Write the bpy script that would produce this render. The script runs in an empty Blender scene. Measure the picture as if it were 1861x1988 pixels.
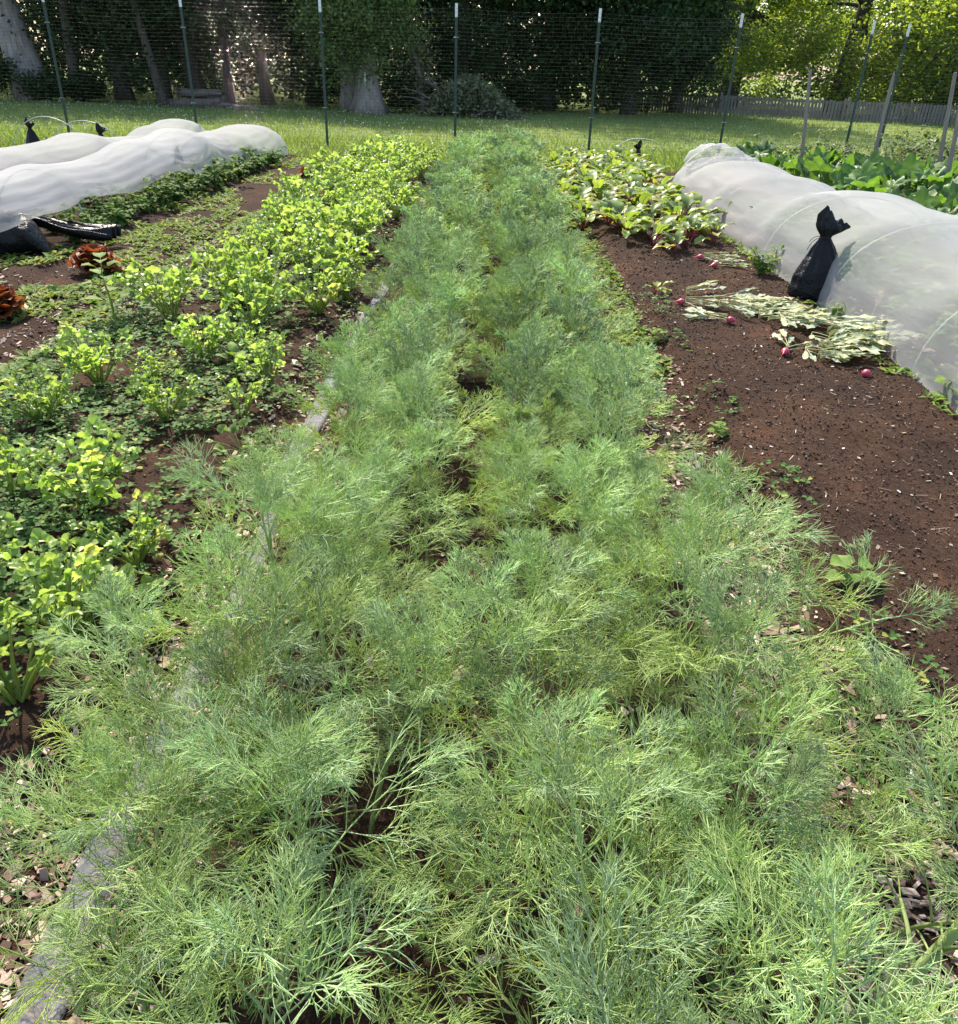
import bpy, math, random
import numpy as np
from mathutils import Matrix, Vector
PI = math.pi
R = math.radians
scn = bpy.context.scene
col = scn.collection

# ------------------------------------------------------------------ camera
CAM_H, PITCH, ROLL, FPX, PW, PH = 1.5, 29.6, 2.1, 1540.0, 1861.0, 1988.0
cam = bpy.data.objects.new('camera', bpy.data.cameras.new('camera'))
col.objects.link(cam)
cam.data.sensor_fit = 'HORIZONTAL'
cam.data.sensor_width = 36.0
cam.data.lens = 36.0 * FPX / PW
cam.data.clip_start = 0.05
cam.data.clip_end = 600
_t, _r = R(PITCH), R(ROLL)
_F = Vector((0, math.cos(_t), -math.sin(_t)))
_R0 = Vector((1, 0, 0)); _U0 = Vector((0, math.sin(_t), math.cos(_t)))
_RR = math.cos(_r) * _R0 + math.sin(_r) * _U0
_UU = -math.sin(_r) * _R0 + math.cos(_r) * _U0
cam.matrix_world = Matrix(((_RR.x, _UU.x, -_F.x, 0), (_RR.y, _UU.y, -_F.y, 0), (_RR.z, _UU.z, -_F.z, CAM_H), (0, 0, 0, 1)))
scn.camera = cam
# ------------------------------------------------------------------ light
SUN_EL, SUN_AZ = 46.0, -22.0          # azimuth from +Y, negative = to the left
world = bpy.data.worlds.new('World'); scn.world = world
world.use_nodes = True
wn = world.node_tree.nodes
sky = wn.new('ShaderNodeTexSky'); sky.sky_type = 'NISHITA'; sky.sun_disc = False
sky.sun_elevation = R(SUN_EL); sky.sun_rotation = R(SUN_AZ)
sky.air_density = 1.0; sky.dust_density = 2.0; sky.ozone_density = 1.0
bg = wn['Background']; bg.inputs['Strength'].default_value = 0.15
world.node_tree.links.new(sky.outputs[0], bg.inputs['Color'])
sl = bpy.data.lights.new('sun', 'SUN'); sl.energy = 4.0; sl.angle = R(0.53); sl.color = (1.0, 0.90, 0.74)
sun = bpy.data.objects.new('sun', sl); col.objects.link(sun)
sd = Vector((math.sin(R(SUN_AZ)) * math.cos(R(SUN_EL)), math.cos(R(SUN_AZ)) * math.cos(R(SUN_EL)), math.sin(R(SUN_EL))))
sun.rotation_euler = sd.to_track_quat('Z', 'Y').to_euler()
scn.view_settings.view_transform = 'Standard'
scn.view_settings.look = 'None'
scn.view_settings.exposure = 1.25
scn.view_settings.gamma = 1.0
scn.render.engine = 'CYCLES'
scn.cycles.use_denoising = True
scn.cycles.max_bounces = 8
scn.cycles.transparent_max_bounces = 16
scn.cycles.sample_clamp_indirect = 6.0

# ------------------------------------------------------------------ helpers
def nrm(v):
    v = np.asarray(v, float)
    return v / (np.linalg.norm(v, axis=-1, keepdims=True) + 1e-12)

class MB:
    """collects vertices and faces of ONE mesh"""
    def __init__(s): s.v = []; s.f = {3: [], 4: []}; s.t = []; s.n = 0; s.big = []
    def add(s, v, f, tint=0.0):
        v = np.asarray(v, float).reshape(-1, 3)
        for k, a in (f.items() if isinstance(f, dict) else [(np.asarray(f).shape[1], f)]):
            a = np.asarray(a, int)
            if len(a): s.f[k].append(a + s.n)
        s.v.append(v)
        s.t.append(np.full(len(v), tint) if np.isscalar(tint) else np.asarray(tint, float))
        s.n += len(v)
        return s
    def arrays(s):
        return np.concatenate(s.v), {k: np.concatenate(a) for k, a in s.f.items() if a}, np.concatenate(s.t)
    def mesh(s, name, mat, smooth=True):
        v, f, t = s.arrays()
        me = bpy.data.meshes.new(name)
        me.vertices.add(len(v)); me.vertices.foreach_set('co', v.astype(np.float32).ravel())
        loops = []; starts = []; o = 0
        for k, a in f.items():
            loops.append(a.ravel()); starts.append(o + np.arange(len(a)) * k); o += a.size
        loops = np.concatenate(loops); starts = np.concatenate(starts)
        me.loops.add(len(loops)); me.loops.foreach_set('vertex_index', loops.astype(np.int32))
        me.polygons.add(len(starts)); me.polygons.foreach_set('loop_start', starts.astype(np.int32))
        me.polygons.foreach_set('use_smooth', np.full(len(starts), smooth, bool))
        me.update(calc_edges=True)
        if np.any(t):
            at_ = me.attributes.new('tint', 'FLOAT', 'POINT'); at_.data.foreach_set('value', t.astype(np.float32))
        for m in (mat if isinstance(mat, (list, tuple)) else [mat]): me.materials.append(m)
        return me
    def build(s, name, mat, parent=None, smooth=True):
        o = bpy.data.objects.new(name, s.mesh(name, mat, smooth)); col.objects.link(o)
        if parent: o.parent = parent
        return o

def tag(o, label=None, cat=None, group=None, kind=None):
    if label: o['label'] = label
    if cat: o['category'] = cat
    if group: o['group'] = group
    if kind: o['kind'] = kind
    return o
def empty(name, loc=(0, 0, 0), rz=0.0, sc=1.0):
    o = bpy.data.objects.new(name, None); col.objects.link(o)
    o.empty_display_size = 0.1
    o.location = loc; o.rotation_euler = (0, 0, rz); o.scale = (sc, sc, sc)
    return o
def part(name, me, parent):
    o = bpy.data.objects.new(name, me); col.objects.link(o); o.parent = parent
    return o
def plant_copy(proto, loc, rz, sc, label, cat, group, tilt=(0, 0)):
    """proto: (name, [(part name, mesh), ...]) -> a top-level thing with its parts"""
    o = empty(proto[0], loc, rz, sc)
    o.rotation_euler = (tilt[0], tilt[1], rz)
    for n, me in proto[1]: part(n, me, o)
    return tag(o, label, cat, group)

def rot_to(d, up=(0, 0, 1)):
    """matrix with local +Y -> d, local +Z as near up as possible"""
    d = nrm(d); up = np.asarray(up, float)
    x = np.cross(d, up)
    if np.linalg.norm(x) < 1e-4: x = np.cross(d, (1, 0, 0))
    x = nrm(x); z = np.cross(x, d)
    return np.stack([x, d, z], 1)
def rz_m(a): return np.array([[math.cos(a), -math.sin(a), 0], [math.sin(a), math.cos(a), 0], [0, 0, 1.]])
def rx_m(a): return np.array([[1, 0, 0], [0, math.cos(a), -math.sin(a)], [0, math.sin(a), math.cos(a)]])
def ry_m(a): return np.array([[math.cos(a), 0, math.sin(a)], [0, 1, 0], [-math.sin(a), 0, math.cos(a)]])

def segs_to_tubes(mb, p0, p1, r0, r1, sides=3, tint=0.0):
    p0, p1 = np.asarray(p0, float), np.asarray(p1, float); n = len(p0)
    r0 = np.broadcast_to(np.asarray(r0, float), (n,)); r1 = np.broadcast_to(np.asarray(r1, float), (n,))
    d = nrm(p1 - p0)
    ref = np.where(np.abs(d[:, 2:3]) > .9, np.array([[1., 0, 0]]), np.array([[0, 0, 1.]]))
    a = nrm(np.cross(d, ref)); b = np.cross(d, a)
    V = np.zeros((n, 2 * sides, 3))
    for k in range(sides):
        c, s_ = math.cos(2 * PI * k / sides), math.sin(2 * PI * k / sides)
        V[:, k] = p0 + (a * c + b * s_) * r0[:, None]
        V[:, sides + k] = p1 + (a * c + b * s_) * r1[:, None]
    base = (np.arange(n) * 2 * sides)[:, None]
    F = [base + np.array([[k, (k + 1) % sides, sides + (k + 1) % sides, sides + k]]) for k in range(sides)]
    t = tint if np.isscalar(tint) else np.repeat(np.asarray(tint, float), 2 * sides)
    mb.add(V.reshape(-1, 3), np.concatenate(F), t)

def tube(mb, pts, rad, sides=8, cap=True, tint=0.0, wob=None):
    pts = np.asarray(pts, float); n = len(pts)
    rad = np.broadcast_to(np.asarray(rad, float), (n,))
    tan = nrm(np.gradient(pts, axis=0))
    a = np.cross(tan[0], (0, 0, 1.))
    if np.linalg.norm(a) < .1: a = np.cross(tan[0], (0, 1., 0))
    a = nrm(a); V = []
    for i in range(n):
        a = nrm(a - tan[i] * np.dot(a, tan[i])); b = np.cross(tan[i], a)
        for k in range(sides):
            th = 2 * PI * k / sides
            r = rad[i] * (1 + (wob(i / (n - 1), th) if wob else 0))
            V.append(pts[i] + (a * math.cos(th) + b * math.sin(th)) * r)
    F = [(i * sides + k, i * sides + (k + 1) % sides, (i + 1) * sides + (k + 1) % sides, (i + 1) * sides + k) for i in range(n - 1) for k in range(sides)]
    f = {4: np.array(F)}
    if cap:
        V.append(pts[0]); V.append(pts[-1]); c0 = n * sides
        f[3] = np.array([(c0, (k + 1) % sides, k) for k in range(sides)] + [(c0 + 1, (n - 1) * sides + k, (n - 1) * sides + (k + 1) % sides) for k in range(sides)])
    mb.add(V, f, tint)

def box(mb, c, s, M=None, tint=0.0):
    v = np.array([(x, y, z) for x in (-.5, .5) for y in (-.5, .5) for z in (-.5, .5)]) * np.asarray(s, float)
    if M is not None: v = v @ np.asarray(M).T
    mb.add(v + np.asarray(c, float), [(0, 1, 3, 2), (4, 6, 7, 5), (0, 4, 5, 1), (2, 3, 7, 6), (0, 2, 6, 4), (1, 5, 7, 3)], tint)

def curve_pts(p, d, L, droop, n=6):
    """points from p along d, turning down by droop radians over the length"""
    d = nrm(d); h = np.array([d[0], d[1], 0.]); hl = np.linalg.norm(h)
    h = h / hl if hl > 1e-6 else np.array([1., 0, 0])
    e = math.atan2(d[2], hl); out = [np.asarray(p, float)]
    for i in range(n):
        a = e - droop * (i + .5) / n
        out.append(out[-1] + (h * math.cos(a) + np.array([0, 0, math.sin(a)])) * L / n)
    return np.array(out)

def strip_leaf(mb, p, d, L, W, prof, rng, n=6, droop=.8, fold=.25, wav=.12, up=(0, 0, 1), tint=0.0, cols=5):
    """leaf blade: cols strips across, midrib curve, folded and rippled"""
    pts = curve_pts(p, d, L, droop, n)
    tan = nrm(np.gradient(pts, axis=0))
    x = np.cross(tan, np.asarray(up, float)); bad = np.linalg.norm(x, axis=1) < .15
    x[bad] = np.cross(tan[bad], (0.3, 1, 0))
    x = nrm(x); z = nrm(np.cross(x, tan))
    ph = rng.uniform(0, 6.28); ph2 = rng.uniform(0, 6.28); V = []
    for i in range(n + 1):
        u = i / n; w = W * .5 * prof(u)
        for j in range(cols):
            s = 2 * j / (cols - 1) - 1
            off = abs(s) * w * fold + (wav * W * math.sin(u * 11 + ph + (2.2 if s > 0 else 0)) * abs(s) ** 2 + .4 * wav * W * math.sin(u * 23 + ph2 + s * 3)) * min(1, prof(u) * 1.5)
            V.append(pts[i] + x[i] * s * w * (1 - .12 * abs(s) * fold) + z[i] * off)
    F = [(i * cols + j, i * cols + j + 1, (i + 1) * cols + j + 1, (i + 1) * cols + j) for i in range(n) for j in range(cols - 1)]
    mb.add(V, np.array(F), tint)

def lobed_leaf(mb, p, M, r, rng, lobes=3, depth=.22, cren=.07, cup=.25, n=18, tint=0.0, stretch=1.0, ripple=.06):
    """rounded blade with a centre, a middle ring and a toothed rim; base at p, pointing local +Y"""
    V = [(0, r * .35, 0)]; ph = rng.uniform(0, 6.28); a2 = rng.uniform(-.3, .3)
    for k in range(n):
        th = -PI / 2 + 2 * PI * (k + .5) / n
        lob = 1 - depth * (.5 - .5 * math.cos(lobes * (th - PI / 2))) if lobes else 1
        if abs(th + PI / 2) < .5 or abs(th - 1.5 * PI) < .5: lob *= .45
        q = r * lob * (1 + cren * math.cos(9 * th + ph) + cren * .4 * math.sin(15 * th))
        for rr in (.55, 1.0):
            x_, y_ = math.cos(th) * q * rr, (math.sin(th) * q * stretch) * rr + r * .75
            z_ = cup * abs(x_) * (1 if cup > 0 else 1) + ripple * r * math.sin(3 * th + ph) * rr * 2 - .35 * max(0, y_ - r) ** 2 / r + a2 * x_ * .3
            V.append((x_, y_, z_))
    F3 = []; F4 = []
    for k in range(n):
        k2 = (k + 1) % n
        F3.append((0, 1 + 2 * k, 1 + 2 * k2)); F4.append((1 + 2 * k, 2 + 2 * k, 2 + 2 * k2, 1 + 2 * k2))
    mb.add(np.array(V) @ M.T + np.asarray(p), {3: np.array(F3), 4: np.array(F4)}, tint)

def diamonds(mb, P, size, rng, flat=.5, asp=.6, tint=0.0, hang=0.0):
    """many small two-face leaves around points P"""
    n = len(P); d = rng.normal(size=(n, 3)); d[:, 2] = d[:, 2] * flat - hang; d = nrm(d)
    nn = rng.normal(size=(n, 3)); nn[:, 2] = np.abs(nn[:, 2]) + .5
    x = nrm(np.cross(d, nn)); z = np.cross(x, d)
    s = (size * rng.uniform(.6, 1.35, n))[:, None]
    V = np.stack([P - d * s * .5, P + x * s * asp * .5 + z * s * .1, P + d * s * .5 - z * s * .12, P - x * s * asp * .5 + z * s * .1], 1)
    base = (np.arange(n) * 4)[:, None]
    t = tint if np.isscalar(tint) else np.repeat(np.asarray(tint), 4)
    mb.add(V.reshape(-1, 3), base + np.array([[0, 1, 2, 3]]), t)

# value noise
_rs = np.random.RandomState(5); _G = _rs.rand(256, 256)
def vnoise(x, y):
    x = np.asarray(x, float); y = np.asarray(y, float)
    xi = np.floor(x).astype(int); yi = np.floor(y).astype(int); fx = x - xi; fy = y - yi
    fx = fx * fx * (3 - 2 * fx); fy = fy * fy * (3 - 2 * fy)
    g = lambda a, b: _G[a % 256, b % 256]
    return (g(xi, yi) * (1 - fx) + g(xi + 1, yi) * fx) * (1 - fy) + (g(xi, yi + 1) * (1 - fx) + g(xi + 1, yi + 1) * fx) * fy
def fbm(x, y, o=4):
    s = 0; a = .5
    for k in range(o): s = s + a * (vnoise(x * 2 ** k + 17 * k, y * 2 ** k + 9 * k) - .5); a *= .5
    return s
def smooth(a, b, x):
    t = np.clip((np.asarray(x, float) - a) / (b - a), 0, 1); return t * t * (3 - 2 * t)
BEDS = [(-.66, .62, .05, 13.3), (-2.45, -.98, .07, 13.9), (1.08, 2.36, .09, 14.6), (-4.35, -3.3, .06, 14.4), (-5.9, -4.8, .06, 15), (2.6, 3.8, .06, 13), (-3.2, -2.62, .04, 14), (4.1, 8.5, .05, 15)]
def gh(x, y):
    """height of the garden soil"""
    x = np.asarray(x, float); y = np.asarray(y, float); h = 0
    for a, b, z, ye in BEDS:
        h = h + z * smooth(a - .1, a + .08, x) * (1 - smooth(b - .08, b + .1, x)) * (1 - smooth(ye - .1, ye + .3, y))
    k = 1 + 1.1 * smooth(.95, 1.2, x) * (1 - smooth(2.3, 2.5, x))
    return h + .035 * k * fbm(x * 1.7, y * 1.7) + .03 * k * fbm(x * 5 + 40, y * 5, 3) + .012 * fbm(x * 22, y * 22 + 7, 2)
def at(px, py, z=0.0):
    d = _F * FPX + _RR * (px - PW / 2) - _UU * (py - PH / 2)
    s = (z - CAM_H) / d.z
    return d.x * s, d.y * s

# ------------------------------------------------------------------ materials
def new_mat(name):
    m = bpy.data.materials.new(name); m.use_nodes = True
    nt = m.node_tree; b = nt.nodes['Principled BSDF']
    return m, nt, b
def N(nt, t, **kw):
    n = nt.nodes.new(t)
    for k, v in kw.items():
        if k in n.inputs.keys() if hasattr(n.inputs, 'keys') else False: n.inputs[k].default_value = v
        else: setattr(n, k, v)
    return n
def ramp(nt, stops):
    n = nt.nodes.new('ShaderNodeValToRGB'); e = n.color_ramp.elements
    while len(e) < len(stops): e.new(.5)
    for k, (p, c) in enumerate(stops): e[k].position = p; e[k].color = (*c, 1) if len(c) == 3 else c
    return n
def mixc(nt, fac, a, b, mode='MIX'):
    n = nt.nodes.new('ShaderNodeMix'); n.data_type = 'RGBA'; n.blend_type = mode
    for sock, v in ((0, fac), (6, a), (7, b)):
        if hasattr(v, 'is_output'): nt.links.new(v, n.inputs[sock])
        else: n.inputs[sock].default_value = v if sock == 0 else ((*v, 1) if len(v) == 3 else v)
    return n.outputs[2]
def noise(nt, scale, detail=4, coord='Object', rough=.6, dim=None):
    tc = nt.nodes.new('ShaderNodeTexCoord')
    n = nt.nodes.new('ShaderNodeTexNoise'); n.inputs['Scale'].default_value = scale
    n.inputs['Detail'].default_value = detail; n.inputs['Roughness'].default_value = rough
    nt.links.new(tc.outputs[coord], n.inputs['Vector'])
    return n
def foliage(name, dark, light, yellow, trans=.4, rough=.45, spec=.35, tint=True, obj_var=.35, tr_gain=1.5, tr_blue=.45):
    """leaf: colour varies per leaf (island), per plant (object) and with the leaf's age (tint attribute)"""
    m, nt, b = new_mat(name)
    geo = nt.nodes.new('ShaderNodeNewGeometry'); oi = nt.nodes.new('ShaderNodeObjectInfo')
    r = ramp(nt, [(0, dark), (1, light)])
    nt.links.new(geo.outputs['Random Per Island'], r.inputs[0])
    r2 = ramp(nt, [(0, (1 - obj_var,) * 3), (1, (1 + obj_var * .6,) * 3)])
    nt.links.new(oi.outputs['Random'], r2.inputs[0])
    c = mixc(nt, 1.0, r.outputs[0], r2.outputs[0], 'MULTIPLY')
    nz = noise(nt, 14, 3)
    mr = nt.nodes.new('ShaderNodeMapRange'); mr.inputs[1].default_value = .3; mr.inputs[2].default_value = .7; mr.inputs[3].default_value = .72; mr.inputs[4].default_value = 1.22
    nt.links.new(nz.outputs[0], mr.inputs[0])
    c = mixc(nt, 1.0, c, mr.outputs[0], 'MULTIPLY')
    if tint:
        a = nt.nodes.new('ShaderNodeAttribute'); a.attribute_name = 'tint'
        c = mixc(nt, a.outputs['Fac'], c, yellow)
    nt.links.new(c, b.inputs['Base Color'])
    b.inputs['Roughness'].default_value = rough; b.inputs['Specular IOR Level'].default_value = spec
    tr = nt.nodes.new('ShaderNodeBsdfTranslucent')
    g = mixc(nt, 1.0, c, (tr_gain * 1.05, tr_gain, tr_gain * tr_blue), 'MULTIPLY')
    nt.links.new(g, tr.inputs['Color'])
    ms = nt.nodes.new('ShaderNodeMixShader'); ms.inputs[0].default_value = trans
    nt.links.new(b.outputs[0], ms.inputs[1]); nt.links.new(tr.outputs[0], ms.inputs[2])
    nt.links.new(ms.outputs[0], nt.nodes['Material Output'].inputs['Surface'])
    return m
def simple(name, c, rough=.6, spec=.4, var=.3, scale=8, bump=0, bscale=30, metallic=0, stretch=None):
    m, nt, b = new_mat(name)
    nz = noise(nt, scale, 5)
    if stretch:
        mp = nt.nodes.new('ShaderNodeMapping'); mp.inputs['Scale'].default_value = stretch
        l = nz.inputs['Vector'].links[0]; src = l.from_socket; nt.links.new(src, mp.inputs['Vector']); nt.links.new(mp.outputs[0], nz.inputs['Vector'])
    r = ramp(nt, [(.25, tuple(x * (1 - var) for x in c)), (.75, tuple(x * (1 + var) for x in c))])
    nt.links.new(nz.outputs[0], r.inputs[0]); nt.links.new(r.outputs[0], b.inputs['Base Color'])
    b.inputs['Roughness'].default_value = rough; b.inputs['Specular IOR Level'].default_value = spec; b.inputs['Metallic'].default_value = metallic
    if bump:
        n2 = noise(nt, bscale, 6)
        if stretch: nt.links.new(mp.outputs[0], n2.inputs['Vector'])
        bp = nt.nodes.new('ShaderNodeBump'); bp.inputs['Strength'].default_value = bump; bp.inputs['Distance'].default_value = .02
        nt.links.new(n2.outputs[0], bp.inputs['Height']); nt.links.new(bp.outputs[0], b.inputs['Normal'])
    return m
def island_mat(name, stops, rough=.8, spec=.2):
    m, nt, b = new_mat(name)
    geo = nt.nodes.new('ShaderNodeNewGeometry'); r = ramp(nt, stops)
    nt.links.new(geo.outputs['Random Per Island'], r.inputs[0]); nt.links.new(r.outputs[0], b.inputs['Base Color'])
    b.inputs['Roughness'].default_value = rough; b.inputs['Specular IOR Level'].default_value = spec
    return m

M = {}
M['dill'] = foliage('dill_green', (.33, .48, .25), (.52, .65, .42), (.52, .62, .16), trans=.42, rough=.5, spec=.3, obj_var=.30, tr_gain=1.4, tr_blue=.55)
M['dill_stem'] = foliage('dill_stem_green', (.26, .38, .15), (.34, .46, .21), (.40, .45, .12), trans=.15, rough=.45, obj_var=.15)
M['celery'] = foliage('celery_leaf', (.18, .30, .06), (.32, .44, .12), (.44, .44, .14), trans=.44, rough=.38, spec=.45, obj_var=.2, tr_gain=1.75, tr_blue=.62)
M['celery_stem'] = foliage('celery_stalk', (.20, .30, .06), (.27, .38, .09), (.36, .38, .10), trans=.25, obj_var=.12)
M['beet'] = foliage('beet_leaf', (.11, .19, .04), (.21, .30, .08), (.42, .33, .05), trans=.42, rough=.4, spec=.4, obj_var=.25, tr_gain=1.8)
M['beet_stem'] = foliage('beet_stalk', (.16, .015, .03), (.28, .03, .06), (.35, .12, .05), trans=.15)
M['squash'] = foliage('squash_leaf', (.05, .125, .02), (.11, .21, .04), (.25, .25, .04), trans=.4, rough=.5, spec=.4, obj_var=.2, tr_gain=1.9)
M['squash_stem'] = foliage('squash_stalk', (.16, .24, .08), (.22, .30, .10), (.3, .3, .1), trans=.15)
M['bramble'] = foliage('bramble_leaf', (.08, .14, .035), (.17, .24, .07), (.25, .25, .06), trans=.35, rough=.5, spec=.4, obj_var=.2)
M['bean'] = foliage('bean_leaf', (.05, .12, .025), (.12, .20, .05), (.25, .25, .06), trans=.35, rough=.65, spec=.1, obj_var=.2)
M['clover'] = foliage('clover_leaf', (.05, .125, .03), (.11, .195, .05), (.32, .34, .08), trans=.3, rough=.6, spec=.12, tint=True, obj_var=0)
M['weed'] = foliage('weed_leaf', (.10, .19, .035), (.20, .29, .075), (.38, .36, .12), trans=.35, rough=.6, spec=.12, obj_var=.1)
M['radish'] = foliage('wilted_leaf', (.25, .32, .20), (.43, .48, .35), (.42, .42, .22), trans=.2, rough=.55, obj_var=.15)
M['radish_stalk'] = foliage('wilted_stalk', (.38, .42, .18), (.52, .52, .28), (.5, .45, .2), trans=.15, obj_var=.1)
M['radish_root'] = simple('radish_skin', (.48, .06, .10), .4, .5, .35, 20)
M['lettuce'] = foliage('red_lettuce', (.11, .022, .013), (.25, .062, .028), (.26, .16, .04), trans=.35, rough=.5, obj_var=.2)
M['grass'] = foliage('grass_blade', (.14, .21, .06), (.25, .33, .11), (.2, .2, .06), trans=.4, rough=.55, spec=.3, tint=False, obj_var=0)
M['flower'] = simple('clover_flower', (.62, .62, .5), .7, .2, .15)
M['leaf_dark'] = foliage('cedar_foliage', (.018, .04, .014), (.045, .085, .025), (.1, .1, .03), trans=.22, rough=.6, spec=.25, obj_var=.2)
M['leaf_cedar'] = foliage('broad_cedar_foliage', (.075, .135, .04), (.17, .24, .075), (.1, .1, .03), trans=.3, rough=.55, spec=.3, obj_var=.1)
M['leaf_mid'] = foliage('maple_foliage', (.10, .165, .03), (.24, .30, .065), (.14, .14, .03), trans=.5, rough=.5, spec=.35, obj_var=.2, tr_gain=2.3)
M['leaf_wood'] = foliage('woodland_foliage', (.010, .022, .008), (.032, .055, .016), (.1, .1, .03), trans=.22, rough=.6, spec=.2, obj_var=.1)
M['brush'] = foliage('drying_foliage', (.09, .12, .06), (.19, .22, .12), (.2, .18, .1), trans=.2, rough=.6)
M['bark'] = simple('grey_bark', (.29, .255, .225), .9, .15, .45, 3, .9, 9, stretch=(4, 4, .6))
M['bark_dark'] = simple('dark_bark', (.085, .07, .058), .95, .1, .4, 3, .9, 9, stretch=(4, 4, .6))
M['bark_mid'] = simple('dead_wood', (.15, .125, .105), .9, .15, .45, 3, .9, 9, stretch=(4, 4, .6))
M['wood_grey'] = simple('weathered_wood', (.26, .225, .19), .85, .2, .35, 6, .4, 20, stretch=(8, 8, .8))
M['wood_fence'] = simple('fence_wood', (.20, .175, .15), .85, .2, .35, 4, .3, 20, stretch=(6, 6, .8))
M['post_green'] = simple('green_paint', (.025, .055, .04), .5, .5, .3, 12)
M['post_white'] = simple('white_paint', (.78, .78, .76), .5, .5, .05, 12)
M['net'] = simple('black_netting', (.006, .006, .007), .085, .9, .1, 5)
M['net'].node_tree.nodes['Principled BSDF'].inputs['IOR'].default_value = 1.55
M['wire'] = simple('pale_hoop_wire', (.45, .50, .42), .45, .5, .1, 5)
M['string'] = simple('black_twine', (.02, .02, .02), .6, .3, .1, 5)
M['tuft'] = simple('dry_seed_head', (.50, .36, .17), .9, .1, .3, 40)
M['straw_stalk'] = simple('dry_stalk', (.5, .45, .33), .8, .2, .2, 20)

# soil
m, nt, b = new_mat('garden_soil_surface')
n1 = noise(nt, 2.2, 6); n2 = noise(nt, 45, 8, rough=.75); n3 = noise(nt, 180, 4)
r1 = ramp(nt, [(.3, (.028, .016, .010)), (.58, (.088, .051, .033)), (.8, (.185, .116, .078))])
nt.links.new(n2.outputs[0], r1.inputs[0])
r2 = ramp(nt, [(.33, (.6, .6, .64)), (.58, (1.15, 1.08, 1.02)), (.72, (1.95, 1.65, 1.48))])
nt.links.new(n1.outputs[0], r2.inputs[0])
c = mixc(nt, 1.0, r1.outputs[0], r2.outputs[0], 'MULTIPLY')
r3 = ramp(nt, [(.66, (0, 0, 0)), (.74, (1, 1, 1))]); nt.links.new(n3.outputs[0], r3.inputs[0])
c = mixc(nt, r3.outputs[0], c, (.17, .11, .075))
nt.links.new(c, b.inputs['Base Color'])
b.inputs['Roughness'].default_value = .95; b.inputs['Specular IOR Level'].default_value = .15
ad = nt.nodes.new('ShaderNodeMath'); ad.operation = 'ADD'; nt.links.new(n2.outputs[0], ad.inputs[0]); nt.links.new(n3.outputs[0], ad.inputs[1])
bp = nt.nodes.new('ShaderNodeBump'); bp.inputs['Strength'].default_value = .9; bp.inputs['Distance'].default_value = .025
nt.links.new(ad.outputs[0], bp.inputs['Height']); nt.links.new(bp.outputs[0], b.inputs['Normal'])
M['soil'] = m
# lawn
m, nt, b = new_mat('lawn_surface')
n1 = noise(nt, .35, 4); n2 = noise(nt, 9, 6, rough=.8)
r1 = ramp(nt, [(.3, (.12, .165, .055)), (.7, (.22, .27, .10))]); nt.links.new(n2.outputs[0], r1.inputs[0])
r2 = ramp(nt, [(.35, (.8, .85, .8)), (.65, (1.25, 1.15, 1.0))]); nt.links.new(n1.outputs[0], r2.inputs[0])
nt.links.new(mixc(nt, 1.0, r1.outputs[0], r2.outputs[0], 'MULTIPLY'), b.inputs['Base Color'])
b.inputs['Roughness'].default_value = .9; b.inputs['Specular IOR Level'].default_value = .1
bp = nt.nodes.new('ShaderNodeBump'); bp.inputs['Strength'].default_value = .8; bp.inputs['Distance'].default_value = .05
nt.links.new(n2.outputs[0], bp.inputs['Height']); nt.links.new(bp.outputs[0], b.inputs['Normal'])
M['lawn'] = m
M['chips'] = island_mat('wood_chip', [(0, (.09, .055, .04)), (.35, (.20, .135, .10)), (.7, (.36, .27, .21)), (1, (.56, .47, .38))])
M['crumb'] = island_mat('soil_crumb', [(0, (.022, .013, .009)), (.6, (.075, .045, .03)), (.93, (.12, .07, .045)), (1, (.24, .16, .11))])
M['litter'] = island_mat('straw_and_paper_bit', [(0, (.12, .08, .05)), (.6, (.25, .19, .13)), (.85, (.5, .43, .33)), (1, (.75, .72, .66))])
# row cover
m, nt, b = new_mat('row_cover_fabric')
nz = noise(nt, 26, 5); nz2 = noise(nt, 1.6, 4)
b.inputs['Roughness'].default_value = .75; b.inputs['Specular IOR Level'].default_value = .15
r = ramp(nt, [(.3, (.50, .515, .535)), (.7, (.57, .58, .595))]); nt.links.new(nz2.outputs[0], r.inputs[0]); nt.links.new(r.outputs[0], b.inputs['Base Color'])
tr = nt.nodes.new('ShaderNodeBsdfTranslucent'); tr.inputs['Color'].default_value = (.56, .57, .57, 1)
tp = nt.nodes.new('ShaderNodeBsdfTransparent')
s1 = nt.nodes.new('ShaderNodeMixShader'); s1.inputs[0].default_value = .5
s2 = nt.nodes.new('ShaderNodeMixShader'); lw = nt.nodes.new('ShaderNodeLayerWeight'); lw.inputs['Blend'].default_value = .5      # thin cloth: more threads in the line of sight at a slant
mrg = nt.nodes.new('ShaderNodeMapRange'); mrg.inputs[1].default_value = .15; mrg.inputs[2].default_value = .85; mrg.inputs[3].default_value = .70; mrg.inputs[4].default_value = .34
nt.links.new(lw.outputs['Facing'], mrg.inputs[0]); nt.links.new(mrg.outputs[0], s2.inputs[0])
nt.links.new(b.outputs[0], s1.inputs[1]); nt.links.new(tr.outputs[0], s1.inputs[2])
nt.links.new(s1.outputs[0], s2.inputs[1]); nt.links.new(tp.outputs[0], s2.inputs[2])
nt.links.new(s2.outputs[0], nt.nodes['Material Output'].inputs['Surface'])
mp = nt.nodes.new('ShaderNodeMapping'); mp.inputs['Scale'].default_value = (5, 1.1, 9); tc = nt.nodes.new('ShaderNodeTexCoord')
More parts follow.
